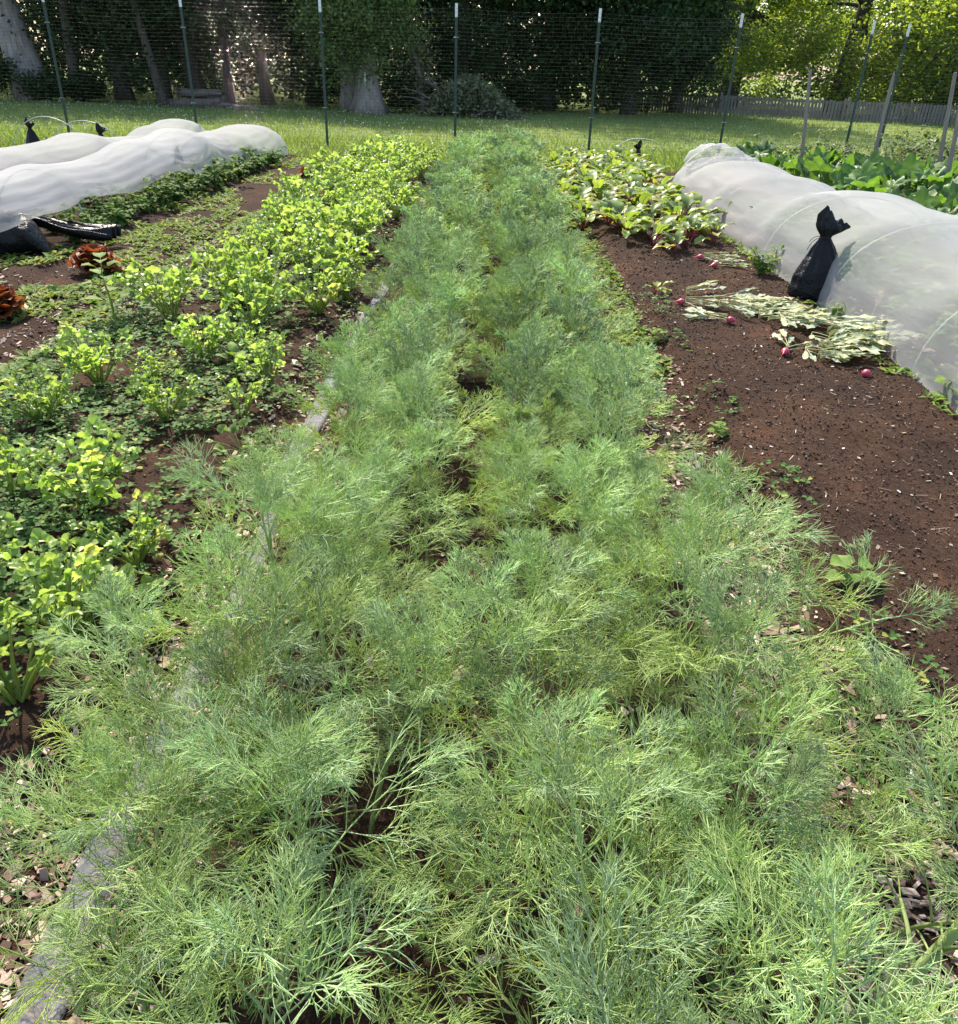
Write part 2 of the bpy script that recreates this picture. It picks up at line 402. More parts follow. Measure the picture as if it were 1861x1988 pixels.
nt.links.new(tc.outputs['Object'], mp.inputs['Vector']); nw = nt.nodes.new('ShaderNodeTexNoise'); nw.inputs['Scale'].default_value = 1.6; nw.inputs['Detail'].default_value = 5; nw.inputs['Distortion'].default_value = .6
nt.links.new(mp.outputs[0], nw.inputs['Vector']); bp = nt.nodes.new('ShaderNodeBump'); bp.inputs['Strength'].default_value = .3; bp.inputs['Distance'].default_value = .03
nt.links.new(nw.outputs[0], bp.inputs['Height']); nt.links.new(bp.outputs[0], b.inputs['Normal']); nt.links.new(bp.outputs[0], tr.inputs['Normal'])
M['cover'] = m
# black plastic
m, nt, b = new_mat('black_plastic_film')
b.inputs['Base Color'].default_value = (.006, .006, .008, 1); b.inputs['Roughness'].default_value = .33; b.inputs['Specular IOR Level'].default_value = .25
nz = noise(nt, 16, 5); bp = nt.nodes.new('ShaderNodeBump'); bp.inputs['Strength'].default_value = .8; bp.inputs['Distance'].default_value = .03
nt.links.new(nz.outputs[0], bp.inputs['Height']); nt.links.new(bp.outputs[0], b.inputs['Normal'])
M['plastic'] = m
# hose
m, nt, b = new_mat('grey_hose_film')
b.inputs['Base Color'].default_value = (.36, .37, .40, 1); b.inputs['Roughness'].default_value = .6; b.inputs['Specular IOR Level'].default_value = .25
nz = noise(nt, 9, 4); r = ramp(nt, [(.3, (.14, .145, .16)), (.7, (.25, .26, .28))]); nt.links.new(nz.outputs[0], r.inputs[0]); nt.links.new(r.outputs[0], b.inputs['Base Color'])
bp = nt.nodes.new('ShaderNodeBump'); bp.inputs['Strength'].default_value = .4; bp.inputs['Distance'].default_value = .01
nt.links.new(nz.outputs[0], bp.inputs['Height']); nt.links.new(bp.outputs[0], b.inputs['Normal'])
tp = nt.nodes.new('ShaderNodeBsdfTransparent'); sm_ = nt.nodes.new('ShaderNodeMixShader'); sm_.inputs[0].default_value = .5
nt.links.new(b.outputs[0], sm_.inputs[1]); nt.links.new(tp.outputs[0], sm_.inputs[2]); nt.links.new(sm_.outputs[0], nt.nodes['Material Output'].inputs['Surface'])
M['hose'] = m

# ================================================================== SETTING
mb = MB()
g = 120; xs = np.concatenate([np.linspace(-140, -14, 12), np.linspace(-12, 12, 40), np.linspace(14, 140, 12)])
ys = np.concatenate([np.linspace(-60, -4, 8), np.linspace(-2, 45, 60), np.linspace(50, 200, 12)])
X, Y = np.meshgrid(xs, ys); Z = -.06 + .05 * fbm(X * .25, Y * .25) * smooth(14, 18, Y) - .25 * (smooth(-12.5, -11.5, X) * (1 - smooth(10.5, 11.5, X)) * smooth(-1.5, -.5, Y) * (1 - smooth(13.2, 14.2, Y)))
nx = len(xs); I = np.arange(len(ys) - 1)[:, None] * nx + np.arange(nx - 1)[None]
F = np.stack([I, I + 1, I + nx + 1, I + nx], -1).reshape(-1, 4)
mb.add(np.stack([X, Y, Z], -1), F); tag(mb.build('lawn', M['lawn']), kind='structure')

mb = MB()
xs = np.concatenate([np.linspace(-13, -5.2, 40, endpoint=False), np.linspace(-5.2, -2.6, 60, endpoint=False), np.linspace(-2.6, 2.8, 250, endpoint=False), np.linspace(2.8, 12, 60)])
ys = np.concatenate([np.linspace(-2, .3, 12, endpoint=False), .3 * (15.4 / .3) ** np.linspace(0, 1, 300)])
X, Y = np.meshgrid(xs, ys); Z = gh(X, Y)
edge = smooth(-12.6, -12, X) * (1 - smooth(11, 11.6, X)) * smooth(-1.9, -1.3, Y) * (1 - smooth(14.6, 15.3, Y + .5 * fbm(X, Y * 0)))
Z = Z * edge - .22 * (1 - edge)
nx = len(xs); I = np.arange(len(ys) - 1)[:, None] * nx + np.arange(nx - 1)[None]
F = np.stack([I, I + 1, I + nx + 1, I + nx], -1).reshape(-1, 4)
mb.add(np.stack([X, Y, Z], -1), F); tag(mb.build('garden_ground', M['soil']), kind='structure')

# ------------------------------------------------------------------ ground stuff
rng = np.random.RandomState(11)
def scatter_boxes(mb, x, y, l, w, t, rng, lift=.004, tilt=.25, dens=None):
    n = len(x); z = gh(x, y) + lift
    a = rng.uniform(0, PI, n); e = rng.normal(0, tilt, n); e2 = rng.normal(0, tilt, n)
    u = np.stack([np.cos(a) * np.cos(e), np.sin(a) * np.cos(e), np.sin(e)], 1)
    v = nrm(np.stack([-np.sin(a), np.cos(a), np.sin(e2)], 1)); k = np.cross(u, v)
    C = np.stack([x, y, z], 1); V = np.zeros((n, 8, 3)); i = 0
    for sx in (-.5, .5):
        for sy in (-.5, .5):
            for sz in (-.5, .5):
                V[:, i] = C + u * (l * sx * (1 if sy > 0 else rng.uniform(.6, 1, n)))[:, None] + v * (w * sy)[:, None] + k * (t * sz)[:, None]; i += 1
    F = np.array([(0, 1, 3, 2), (4, 6, 7, 5), (0, 4, 5, 1), (2, 3, 7, 6), (0, 2, 6, 4), (1, 5, 7, 3)])
    mb.add(V.reshape(-1, 3), ((np.arange(n) * 8)[:, None, None] + F[None]).reshape(-1, 4))
def ydist(n, a, b, k=2.0):
    """y spread, denser near the viewer"""
    u = rng.rand(n); return a * (b / a) ** (u ** (1 / 1.0))
mb = MB()
for x0, x1, n, ya, yb in ((-1.02, -.70, 4200, .45, 13.5), (-.72, -.55, 1200, .45, 9), (.70, 1.08, 5600, .45, 14), (-2.75, -2.2, 2600, 2.5, 8), (2.36, 2.75, 1400, 3.2, 9), (-.55, .70, 420, .6, 5), (-3.6, -3.0, 500, 5, 12)):
    x = rng.uniform(x0, x1, n); y = ydist(n, ya, yb)
    l = .009 + .032 * rng.rand(n) ** 2 + .05 * (rng.rand(n) < .012); scatter_boxes(mb, x, y, l, l * rng.uniform(.18, .6, n), rng.uniform(.0015, .005, n), rng, .005, .3)
tag(mb.build('wood_chips', M['chips'], smooth=False), kind='stuff')
mb = MB()
n = 26000; x = np.where(rng.rand(n) < .72, rng.uniform(1.02, 2.5, n), rng.uniform(-3.6, -.7, n)); y = ydist(n, .9, 8.5)
s = (.003 + .008 * rng.rand(n) ** 2) * (.6 + .12 * y); scatter_boxes(mb, x, y, s, s * .8, s * .7, rng, .002, .6)
tag(mb.build('soil_crumbs', M['crumb'], smooth=False), kind='stuff')
mb = MB()
n = 2200; x = np.where(rng.rand(n) < .6, rng.uniform(1.05, 2.45, n), rng.uniform(-3.6, -.7, n)); y = ydist(n, .9, 9)
l = .005 + .045 * rng.rand(n) ** 3; scatter_boxes(mb, x, y, l, rng.uniform(.0012, .003, n), np.full(n, .0015), rng, .005, .2)
n = 420; x = rng.uniform(1.05, 2.45, n); y = ydist(n, 1, 7)
l = rng.uniform(.008, .022, n); scatter_boxes(mb, x, y, l, l * .6, np.full(n, .002), rng, .005, .4)
tag(mb.build('straw_bits', M['litter'], smooth=False), kind='stuff')

# grass and clover flowers on the lawn
mb = MB()
def blades(mb, x, y, z, h, w, rng, lean=.5):
    n = len(x); a = rng.uniform(0, 2 * PI, n); d = np.stack([np.cos(a), np.sin(a), np.zeros(n)], 1)
    ln = rng.uniform(.1, lean, n)[:, None]; q = np.stack([-d[:, 1], d[:, 0], d[:, 2]], 1)
    p = np.stack([x, y, z], 1); hz = np.zeros((n, 3)); hz[:, 2] = h
    V = np.stack([p - q * w[:, None] * .5, p + q * w[:, None] * .5, p + hz * .6 + d * (h[:, None] * ln * .4) + q * w[:, None] * .35, p + hz + d * (h[:, None] * ln)], 1)
    mb.add(V.reshape(-1, 3), (np.arange(n) * 4)[:, None] + np.array([[0, 1, 2, 3]]))
n = 90000
y = 14.2 + (36 - 14.2) * rng.rand(n) ** 1.7; x = (rng.rand(n) * 1.5 - .75) * (y + 1)
dens = vnoise(x * .8, y * .8); hh = rng.uniform(.04, .11, n) * (.6 + .9 * dens)
blades(mb, x, y, np.full(n, -.08), hh + .03, rng.uniform(.012, .026, n), rng)
n = 16000; y = rng.uniform(14.2, 17.6, n); x = rng.uniform(-9.5, 8, n)
blades(mb, x, y, np.full(n, -.08), rng.uniform(.08, .24, n), rng.uniform(.01, .022, n), rng, .8)
tag(mb.build('lawn_grass', M['grass']), kind='stuff')
mb = MB()
n = 4200; y = 14.5 + 13 * rng.rand(n) ** 1.5; x = (rng.rand(n) * 1.5 - .95) * (y + 1)
k = vnoise(x * .55 + 3, y * .55) + .25 * (x < 2) > .52; x, y = x[k], y[k]; n = len(x)
z = rng.uniform(.02, .10, n); s = rng.uniform(.009, .017, n)
octv = np.array([(1, 0, 0), (0, 1, 0), (-1, 0, 0), (0, -1, 0), (0, 0, 1), (0, 0, -1)], float)
V = np.stack([x, y, z], 1)[:, None] + octv[None] * s[:, None, None]
octf = np.array([(0, 1, 4), (1, 2, 4), (2, 3, 4), (3, 0, 4), (1, 0, 5), (2, 1, 5), (3, 2, 5), (0, 3, 5)])
mb.add(V.reshape(-1, 3), ((np.arange(n) * 6)[:, None, None] + octf[None]).reshape(-1, 3))
tag(mb.build('clover_flowers', M['flower']), kind='stuff')

# ground cover between crops: trifoliate clover
def clover(mb, x, y, size, rng, z=None, hmin=.01, hmax=.06, tint=None):
    n = len(x); z = gh(x, y) + rng.uniform(hmin, hmax, n); a0 = rng.uniform(0, 2 * PI, n)
    for k in range(3):
        a = a0 + k * 2 * PI / 3 + rng.normal(0, .15, n); e = rng.normal(.12, .22, n)
        d = np.stack([np.cos(a) * np.cos(e), np.sin(a) * np.cos(e), np.sin(e)], 1)
        q = np.stack([-np.sin(a), np.cos(a), rng.normal(0, .2, n)], 1); s = size[:, None]
        up = np.array([0, 0, 1.]); p = np.stack([x, y, z], 1)
        V = np.stack([p, p + d * s * .55 + q * s * .42 + up * s * .1, p + d * s * .98 + q * s * .36 + up * s * .05, p + d * s * .86, p + d * s * .98 - q * s * .36 + up * s * .05, p + d * s * .55 - q * s * .42 + up * s * .1], 1)
        b_ = (np.arange(n) * 6)[:, None]; t = np.repeat(tint if tint is not None else (rng.rand(n) < .08) * .8, 6)
        mb.add(V.reshape(-1, 3), np.concatenate([b_ + np.array([[0, 1, 2, 3]]), b_ + np.array([[0, 3, 4, 5]])]), t)
mb = MB()
n = 15000; x = rng.uniform(-2.35, -.88, n); y = ydist(n, 1.1, 13.8)
k = (fbm(x * 1.6 + 5, y * 1.6, 3) > -.10) | (rng.rand(n) < .12); k &= ~((x > -1.15) & (rng.rand(n) < .6)); k &= ~((y < 1.75) & (rng.rand(n) < .72))
x, y = x[k], y[k]; clover(mb, x, y, rng.uniform(.012, .026, len(x)) * (1 + .04 * y), rng)
n = 1500; x = np.where(rng.rand(n) < .5, rng.uniform(.9, 1.25, n), rng.uniform(2.3, 2.75, n)); y = ydist(n, 1.2, 13)
k = vnoise(x * 3, y * 2.2) > .56; x, y = x[k], y[k]; clover(mb, x, y, rng.uniform(.012, .028, len(x)), rng)
n = 900; x = rng.uniform(-.7, .7, n); y = ydist(n, .5, 4); clover(mb, x, y, rng.uniform(.012, .02, n), rng)
tag(mb.build('clover_cover', M['clover']), kind='stuff')
# low spreading weeds of the fallow strip
def rosettes(mb, x, y, size, rng, nl=6, e0=.35):
    n = len(x)
    for k in range(nl):
        a = rng.uniform(0, 2 * PI, n); e = rng.uniform(.0, e0 * 2, n); s = (size * rng.uniform(.5, 1.2, n))[:, None]
        d = np.stack([np.cos(a) * np.cos(e), np.sin(a) * np.cos(e), np.sin(e)], 1); q = np.stack([-np.sin(a), np.cos(a), rng.normal(0, .25, n)], 1)
        p = np.stack([x, y, gh(x, y) + .004], 1); up = np.array([0, 0, 1.])
        V = np.stack([p, p + d * s * .5 + q * s * .17 + up * s * .06, p + d * s - up * s * .12, p + d * s * .5 - q * s * .17 + up * s * .06, p + d * s * .5], 1)
        b_ = (np.arange(n) * 5)[:, None]
        mb.add(V.reshape(-1, 3), np.concatenate([b_ + np.array([[0, 1, 2, 4]]), b_ + np.array([[0, 4, 2, 3]])]), np.repeat((rng.rand(n) < .18) * .7, 5))
mb = MB()
n = 5200; x = rng.uniform(-3.75, -2.1, n); y = ydist(n, 3.5, 14.2)
k = fbm(x * 1.9 + 11, y * 1.4 + 3, 3) > -.04; x, y = x[k], y[k]; rosettes(mb, x, y, rng.uniform(.03, .085, len(x)), rng)
n = 1500; x = rng.uniform(.72, 1.05, n); y = ydist(n, 4.2, 14); rosettes(mb, x, y, rng.uniform(.03, .07, n), rng)
n = 500; x = rng.uniform(2.2, 2.6, n); y = ydist(n, 3.4, 9); k = vnoise(x * 4, y * 3) > .5; rosettes(mb, x[k], y[k], rng.uniform(.03, .08, k.sum()), rng)
n = 1200; x = rng.uniform(-8.5, -4.6, n); y = rng.uniform(13, 15.5, n); rosettes(mb, x, y, rng.uniform(.05, .12, n), rng, e0=.7)
tag(mb.build('low_weeds', M['weed']), kind='stuff')

#__SPLIT__
# ================================================================== DILL
def dill_frond(rng, L, lod):
    """a thread-leaved, thrice-divided frond along +Y; returns segment arrays"""
    S = []
    nn, pm = ((5, 3), (6, 3), (5, 3))[lod]
    wth = (.0008, .0014, .0024)[lod]
    pts = curve_pts((0, 0, 0), (0, 1, .25), L, rng.uniform(.4, .9), nn)
    for i in range(nn): S.append((pts[i], pts[i + 1], .0013 * (1 - .6 * i / nn) + wth * .3, .0013 * (1 - .6 * (i + 1) / nn) + wth * .3))
    tan = nrm(np.gradient(pts, axis=0))
    for i in range(1, nn + 1):
        u = i / nn
        for side in (-1, 1):
            lp = L * (.50 * (1 - u) ** .8 + .13) * rng.uniform(.8, 1.15)
            roll = rng.normal(.1, .6)
            ax = rot_to(tan[i]); a = side * rng.uniform(.55, .95) * (1 - .3 * u)
            dl = np.array([math.sin(a) * math.cos(roll), math.cos(a), abs(math.sin(a)) * math.sin(roll)])
            dw = ax @ dl
            q = curve_pts(pts[i], dw, lp, rng.uniform(.05, .35), pm)
            qt = nrm(np.gradient(q, axis=0))
            for j in range(pm): S.append((q[j], q[j + 1], wth * 1.15, wth * 1.05))
            for j in range(1, pm + 1):
                v = j / pm; am = rot_to(qt[j])
                for s2 in (-1, 1):
                    l3 = (lp * .36 * (1 - v * .6) + (.024, .016, .016)[lod]) * rng.uniform(.75, 1.2)
                    b2 = s2 * rng.uniform(.3, .75); r2 = rng.normal(0, .8)
                    d3 = am @ np.array([math.sin(b2) * math.cos(r2), math.cos(b2), abs(math.sin(b2)) * math.sin(r2)])
                    mid = q[j] + d3 * l3 * .4
                    S.append((q[j], mid, wth, wth))
                    for f in range((3, 3, 2)[lod]):
                        d4 = nrm(d3 + rng.normal(0, .30, 3)); S.append((mid, mid + d4 * l3 * rng.uniform(.6, .95), wth, wth * .3))
    return np.array([s[0] for s in S]), np.array([s[1] for s in S]), np.array([s[2] for s in S]), np.array([s[3] for s in S])
def dill_plant(seed, lod, H, leaves, upright=False, thick=1.0):
    rng = np.random.RandomState(seed); st, fo = MB(), MB()
    fr = [dill_frond(rng, 1.0 * l, lod) for l in (.12, .15, .175, .20)[:(4 if lod < 2 else 3)]]
    lean = rng.uniform(0, .22) * (0 if upright else 1); la = rng.uniform(0, 6.28)
    n = 8; stem = np.array([(math.cos(la) * lean * H * (k / n) ** 1.6, math.sin(la) * lean * H * (k / n) ** 1.6, H * k / n) for k in range(n + 1)])
    tube(st, stem, np.linspace(.0048, .0018, n + 1) * thick * (1, 1.2, 1.5)[lod], 6 if lod == 0 else 4, tint=.3)
    az = rng.uniform(0, 6.28)
    for k in range(leaves):
        u = .08 + .9 * (k / (leaves - 1)) ** .9; az += 2.4 + rng.normal(0, .3)
        p = np.array([np.interp(u * n, np.arange(n + 1), stem[:, c]) for c in range(3)])
        el = np.interp(u, (0, .4, 1), (.50, .95, 1.3)) + rng.normal(0, .16)
        pet = np.interp(u, (0, .5, 1), (.13, .10, .03)) * rng.uniform(.8, 1.2)
        d = np.array([math.cos(az) * math.cos(el), math.sin(az) * math.cos(el), math.sin(el)])
        pp = curve_pts(p, d, pet, .25, 3)
        tube(st, pp, np.linspace(.0028, .0014, 4) * thick ** .8 * (1, 1.2, 1.5)[lod], 4, False, tint=.35 * (1 - u))
        a0, a1, r0, r1 = fr[rng.randint(len(fr))]
        d2 = nrm(pp[-1] - pp[-2]); Mx = rot_to(d2) @ ry_m(rng.normal(0, .3)); sc = rng.uniform(.85, 1.15) * np.interp(u, (0, .6, 1), (1.05, 1.0, .75))
        t = np.clip(rng.uniform(-.35, .30) + .85 * (1 - u) ** 1.6, 0, .9)
        segs_to_tubes(fo, (a0 * sc) @ Mx.T + pp[-1], (a1 * sc) @ Mx.T + pp[-1], r0, r1, 3, t)
    return ('dill_plant', [('stem', st.mesh('dill_stem', M['dill_stem'])), ('foliage', fo.mesh('dill_foliage', M['dill']))])
dill0 = [dill_plant(100 + k, 0, h, nl) for k, (h, nl) in enumerate([(.36, 13), (.30, 11), (.40, 14), (.33, 12), (.27, 11), (.38, 13)])]
dill1 = [dill_plant(200 + k, 1, h, 13) for k, h in enumerate([(.36), (.30), (.40), (.33)])]
dill2 = [dill_plant(300 + k, 2, h, 13) for k, h in enumerate([(.38), (.34), (.42), (.36)])]
rng = np.random.RandomState(77)
def dill_h(y): return np.interp(y, (0, 1.2, 2.2, 6, 9.5, 11, 13.2), (1.25, 1.10, .92, .92, .95, 1.02, 1.12))
G = 'dill plants in the middle bed'
def put_dill(x, y, sc, label, tilt=(0, 0), proto=None):
    pr = proto or (dill0 if y < 2.7 else dill1 if y < 6 else dill2)
    if proto is None: pr = pr[rng.randint(len(pr))]
    return plant_copy(pr, (x, y, float(gh(x, y)) - .005), rng.uniform(0, 6.28), sc, label, 'dill', G, tilt)
def dill_label(x, y):
    side = 'left' if x < -.03 else 'right'
    if y < 1.1: return 'large feathery dill plant at the front of the %s dill row, nearest the viewer' % side
    if y < 2.0: return 'feathery dill plant near the front in the %s half of the middle bed' % side
    if y < 3.6: return 'feathery green dill plant in the %s dill row beside the %s' % (side, 'clover covered celery bed' if side == 'left' else 'bare brown soil')
    if y < 6.5: return 'dense blue green dill plant in the %s dill row %s' % (side, 'beside the celery rows' if side == 'left' else 'level with the wilted radish heap')
    if y < 10: return 'dill plant in the %s dill row halfway to the netting, level with %s' % (side, 'celery' if side == 'left' else 'the beet bed')
    return 'tall bushy dill plant in the clump at the far end of the %s dill row' % side
cnt = 0
for rowx in (-.46, -.22, .20, .48):
    y = .28 + rng.uniform(0, .2)
    while y < 13.1:
        sp = np.interp(y, (0, 1.5, 3, 6, 13), (.185, .175, .175, .205, .24)); y += sp * rng.uniform(.55, 1.45)
        x = rowx * float(np.interp(y, (3, 7, 12.5), (1, .95, .74))) + rng.normal(0, .06)
        if 1.6 < y < 5.2 and abs(x + .02) < .14 and rng.rand() < .5: continue
        if y > 8.6 and y < 11.2: x = -.03 + np.sign(x + .03) * max(abs(x + .03), .22)
        if cnt >= 289: break
        tl = (rng.normal(0, .09), rng.normal(0, .09) + np.clip(x, -.6, .6) * float(np.interp(y, (0, 1.2, 4, 9), (.28, .14, .10, .03))))
        put_dill(x, y, dill_h(y) * rng.uniform(.78, 1.2), dill_label(x, y), tl); cnt += 1
leanp = dill_plant(401, 0, .48, 8, True, 1.3); thickp = dill_plant(402, 0, .42, 9, False, 2.6)
# plants that lean out of the row
for (x, y, tx, ty, sc, lb) in [
    (.66, 1.75, -.1, .75, 1.15, 'dill plant leaning far out to the right over the wood chips and bare soil'),
    (.74, 1.22, .1, .45, 1.1, 'dill plant leaning over the right path beside the corner of bare soil'),
    (.86, .98, .15, .3, 1.15, 'large dill plant in the front right corner of the bed'),
    (.72, .80, .1, .4, 1.2, 'dill plant with thick pale stems lying low at the front right'),
    (-.60, 1.28, -.1, -.55, .95, 'dill plant leaning left across the grey hose onto dark soil'),
    (-.62, 1.08, .05, -.6, .9, 'dill plant spilling left over the grey hose at the front of the bed'),
    (-.66, .86, .0, -.45, 1.0, 'dill plant at the front left corner beside the grey hose'),
    (-.60, 2.15, -.1, -.4, .8, 'dill plant leaning left over the hose level with the round leaved mallow')]:
    put_dill(x, y, sc, lb, (tx, ty), thickp if 'thick' in lb else leanp if 'far out' in lb else None)
up = dill_plant(400, 0, .46, 9, True)
put_dill(.09, 1.32, 1.05, 'upright dill plant with one straight bare stem and tiered side fronds, front centre', (-.08, 0), up)

# ================================================================== CELERY
def celery_plant(seed, H, nl, lod):
    rng = np.random.RandomState(seed); st, fo = MB(), MB()
    for k in range(nl):
        az = rng.uniform(0, 6.28); el = rng.uniform(1.0, 1.5); L = H * rng.uniform(.65, 1.1)
        d = np.array([math.cos(az) * math.cos(el), math.sin(az) * math.cos(el), math.sin(el)])
        b0 = np.array([math.cos(az), math.sin(az), 0]) * rng.uniform(.005, .025)
        pp = curve_pts(b0, d, L, rng.uniform(.1, .6), 6)
        tube(st, pp, np.linspace(.0055, .002, 7), 5 if lod == 0 else 4, False, tint=.2)
        tan = nrm(pp[-1] - pp[-2]); old = rng.rand() < .03
        for (u, n2) in ((1.0, 3), (.72, 2)) if lod < 2 else ((1.0, 3),):
            p = pp[-1] if u == 1 else pp[4]; T = tan if u == 1 else nrm(pp[5] - pp[4])
            for q in range(n2):
                yaw = (0, 1.15, -1.15)[q] if n2 == 3 else (1.2, -1.2)[q]
                r = rng.uniform(.017, .027) * (1 if u == 1 else .85) * H / .24
                base = rot_to(T, (0, 0, 1)) @ rz_m(yaw + rng.normal(0, .15)) @ rx_m(rng.normal(-.45, .45)) @ ry_m(rng.normal(0, .4))
                lobed_leaf(fo, p + base[:, 1] * .006, base, r, rng, 3, .26, .08, rng.uniform(-.1, .45), (26, 18, 12)[lod], tint=(.6 if old else np.clip(rng.normal(-.05, .12), 0, .3)), ripple=.10)
    return ('celery_plant', [('stalks', st.mesh('celery_stalks', M['celery_stem'])), ('leaves', fo.mesh('celery_leaves', M['celery']))])
cel0 = [celery_plant(500 + k, h, n, 0) for k, (h, n) in enumerate([(.27, 20), (.24, 17), (.22, 14), (.29, 24), (.16, 9)])]
cel1 = [celery_plant(520 + k, h, n, 1) for k, (h, n) in enumerate([(.27, 20), (.24, 17), (.30, 22), (.25, 18)])]
rng = np.random.RandomState(31)
G = 'celery plants in the left bed'
for (px_, py_, k, sc, lb) in [
    (35, 1370, 0, 1.0, 'pale tipped celery plant at the front left edge, nearest the viewer'),
    (140, 1235, 3, .95, 'bushy celery plant behind the frontmost one, beside the round leaved mallow'),
    (-35, 1180, 0, 1.05, 'celery plant cut by the left frame edge with one big dark leaf'),
    (265, 1095, 2, 1.0, 'low celery plant amid clover, second from the front in the inner row'),
    (175, 990, 3, 1.0, 'large celery plant standing alone in dark clover in the middle of the bed'),
    (25, 965, 1, 1.0, 'celery plant at the left frame edge beside the large clover ringed one'),
    (325, 825, 0, .88, 'round compact celery plant standing apart in the weedy gap'),
    (468, 812, 4, 1.15, 'smallest celery plant, thin and yellowish, beside the compact round one'),
    (525, 750, 1, 1.0, 'bright yellow green celery plant at the inner bed edge near the dill'),
    (85, 822, 3, .85, 'wide celery plant at the left frame edge over pale wood chips'),
    (195, 745, 3, 1.0, 'wide bright celery clump at the outer edge of the bed, above wood chips'),
    (300, 745, 2, .8, 'small celery plant tucked between two bright wide clumps'),
    (400, 705, 3, .95, 'bright wide celery clump in the middle, behind the pale broadleaf weed'),
    (480, 690, 1, .85, 'celery plant leaning right at the inner side of the wide bright clump')]:
    x, y = at(px_, py_, .06)
    plant_copy(cel0[k], (x, y, float(gh(x, y)) - .005), rng.uniform(0, 6.28), sc * .92, lb, 'celery', G, (rng.normal(0, .06), rng.normal(0, .06)))
names = ('outer celery row beside the weedy strip', 'middle celery row', 'inner celery row beside the dill')
ords = ['first', 'second', 'third', 'fourth', 'fifth', 'sixth']
for r_, (rx, y0, k0) in enumerate(((-1.86, 4.75, 0), (-1.46, 4.65, 0), (-1.08, 5.0, 0))):
    y = y0; k = 0
    while y < 13.8:
        x = rx + rng.normal(0, .08)
        if not (r_ == 2 and 6.1 < y < 6.9):
            if k < 6: lb = '%s plant of the unbroken stretch of the %s' % (ords[k], names[r_])
            elif y < 9.5: lb = 'celery plant halfway along the %s' % names[r_]
            else: lb = 'celery plant in the far third of the %s' % names[r_]
            plant_copy(cel1[rng.randint(4)], (x, y, float(gh(x, y)) - .005), rng.uniform(0, 6.28), rng.uniform(.85, 1.25) * np.interp(y, (4, 12), (1, 1.2)), lb, 'celery', G, (rng.normal(0, .08), rng.normal(0, .08))); k += 1
        y += rng.uniform(.33, .50)

# ================================================================== BEETS
def bprof(u): return (math.sin(PI * min(1, u * .92 + .06)) ** .62) * (1.12 - .35 * u)
def beet_plant(seed, n):
    rng = np.random.RandomState(seed); st, fo = MB(), MB()
    for k in range(n):
        az = rng.uniform(0, 6.28); el = rng.uniform(.6, 1.4)
        d = np.array([math.cos(az) * math.cos(el), math.sin(az) * math.cos(el), math.sin(el)])
        pl = rng.uniform(.10, .19); pp = curve_pts((0, 0, 0), d, pl, .35, 4)
        L = rng.uniform(.13, .21); T = nrm(pp[-1] - pp[-2])
        rib = curve_pts(pp[-1], T, L * .9, 1.0, 5)
        tube(st, np.concatenate([pp, rib[1:] - np.array([0, 0, .002])]), np.linspace(.0045, .0012, 10), 5, False)
        strip_leaf(fo, pp[-1], T, L, L * rng.uniform(.5, .66), bprof, rng, 7, 1.0, rng.uniform(.1, .35), .08, tint=(rng.rand() < .14) * rng.uniform(.3, .9))
    return ('beet_plant', [('stalks', st.mesh('beet_stalks', M['beet_stem'])), ('leaves', fo.mesh('beet_leaves', M['beet']))])
beets = [beet_plant(600 + k, n) for k, n in enumerate((9, 8, 10, 8, 9))]
rng = np.random.RandomState(41)
G = 'beet plants in the right bed'
for r_, (bx, y0) in enumerate(((.98, 8.6), (1.26, 7.75), (1.55, 7.45), (1.84, 7.5), (2.08, 7.6))):
    y = y0; k = 0
    while y < 14.6:
        x = bx + rng.normal(0, .05); rn = ('the left edge row', 'the second row from the dill', 'the middle row', 'the fourth row from the dill', 'the row beside the white cover')[r_]
        if k == 0: lb = ['front beet plant of the left edge row beside the dill', 'front beet plant of the second row from the dill', 'front beet plant with bare crimson stalks facing the brown soil', 'front beet plant with broad yellow green leaves above the radishes', 'front beet plant beside the white cover'][r_]
        elif k == 1: lb = 'second beet plant from the soil in %s' % rn
        elif k == 2: lb = 'third beet plant from the soil in %s' % rn
        elif y < 11: lb = 'glossy beet plant in the near half of %s' % rn
        else: lb = 'glossy beet plant in the far half of %s' % rn
        plant_copy(beets[rng.randint(5)], (x, y, float(gh(x, y))), rng.uniform(0, 6.28), rng.uniform(.85, 1.2), lb, 'beet', G, (rng.normal(0, .06), rng.normal(0, .06)))
        y += rng.uniform(.24, .34); k += 1
x, y = 1.62, 7.15
plant_copy(beets[1], (x, y, float(gh(x, y))), .3, .7, 'small beet plant with red stalks standing alone on the soil before the beets', 'beet', G)

# ================================================================== SQUASH, BRAMBLES, BEANS
def squash_leaf(mb, p, Mx, r, rng, tint=0.0):
    V = [(0, 0, 0)]; n = 30; ph = rng.uniform(0, 6)
    for k in range(n):
        th = -PI / 2 + .28 + (2 * PI - .56) * k / (n - 1)
        lob = .58 + .42 * abs(math.cos(2.5 * (th - PI / 2))) ** 1.3
        q = r * lob * (1 + .05 * (1 if k % 2 else -1))
        for rr in (.5, 1.0):
            x_, y_ = math.cos(th) * q * rr, math.sin(th) * q * rr
            V.append((x_, y_, .28 * q * rr + .10 * r * math.sin(5 * th + ph) * rr - .25 * r * rr * rr))
    F3 = [(0, 1 + 2 * k, 3 + 2 * k) for k in range(n - 1)]; F4 = [(1 + 2 * k, 2 + 2 * k, 4 + 2 * k, 3 + 2 * k) for k in range(n - 1)]
    mb.add(np.array(V) @ Mx.T + p, {3: np.array(F3), 4: np.array(F4)}, tint)
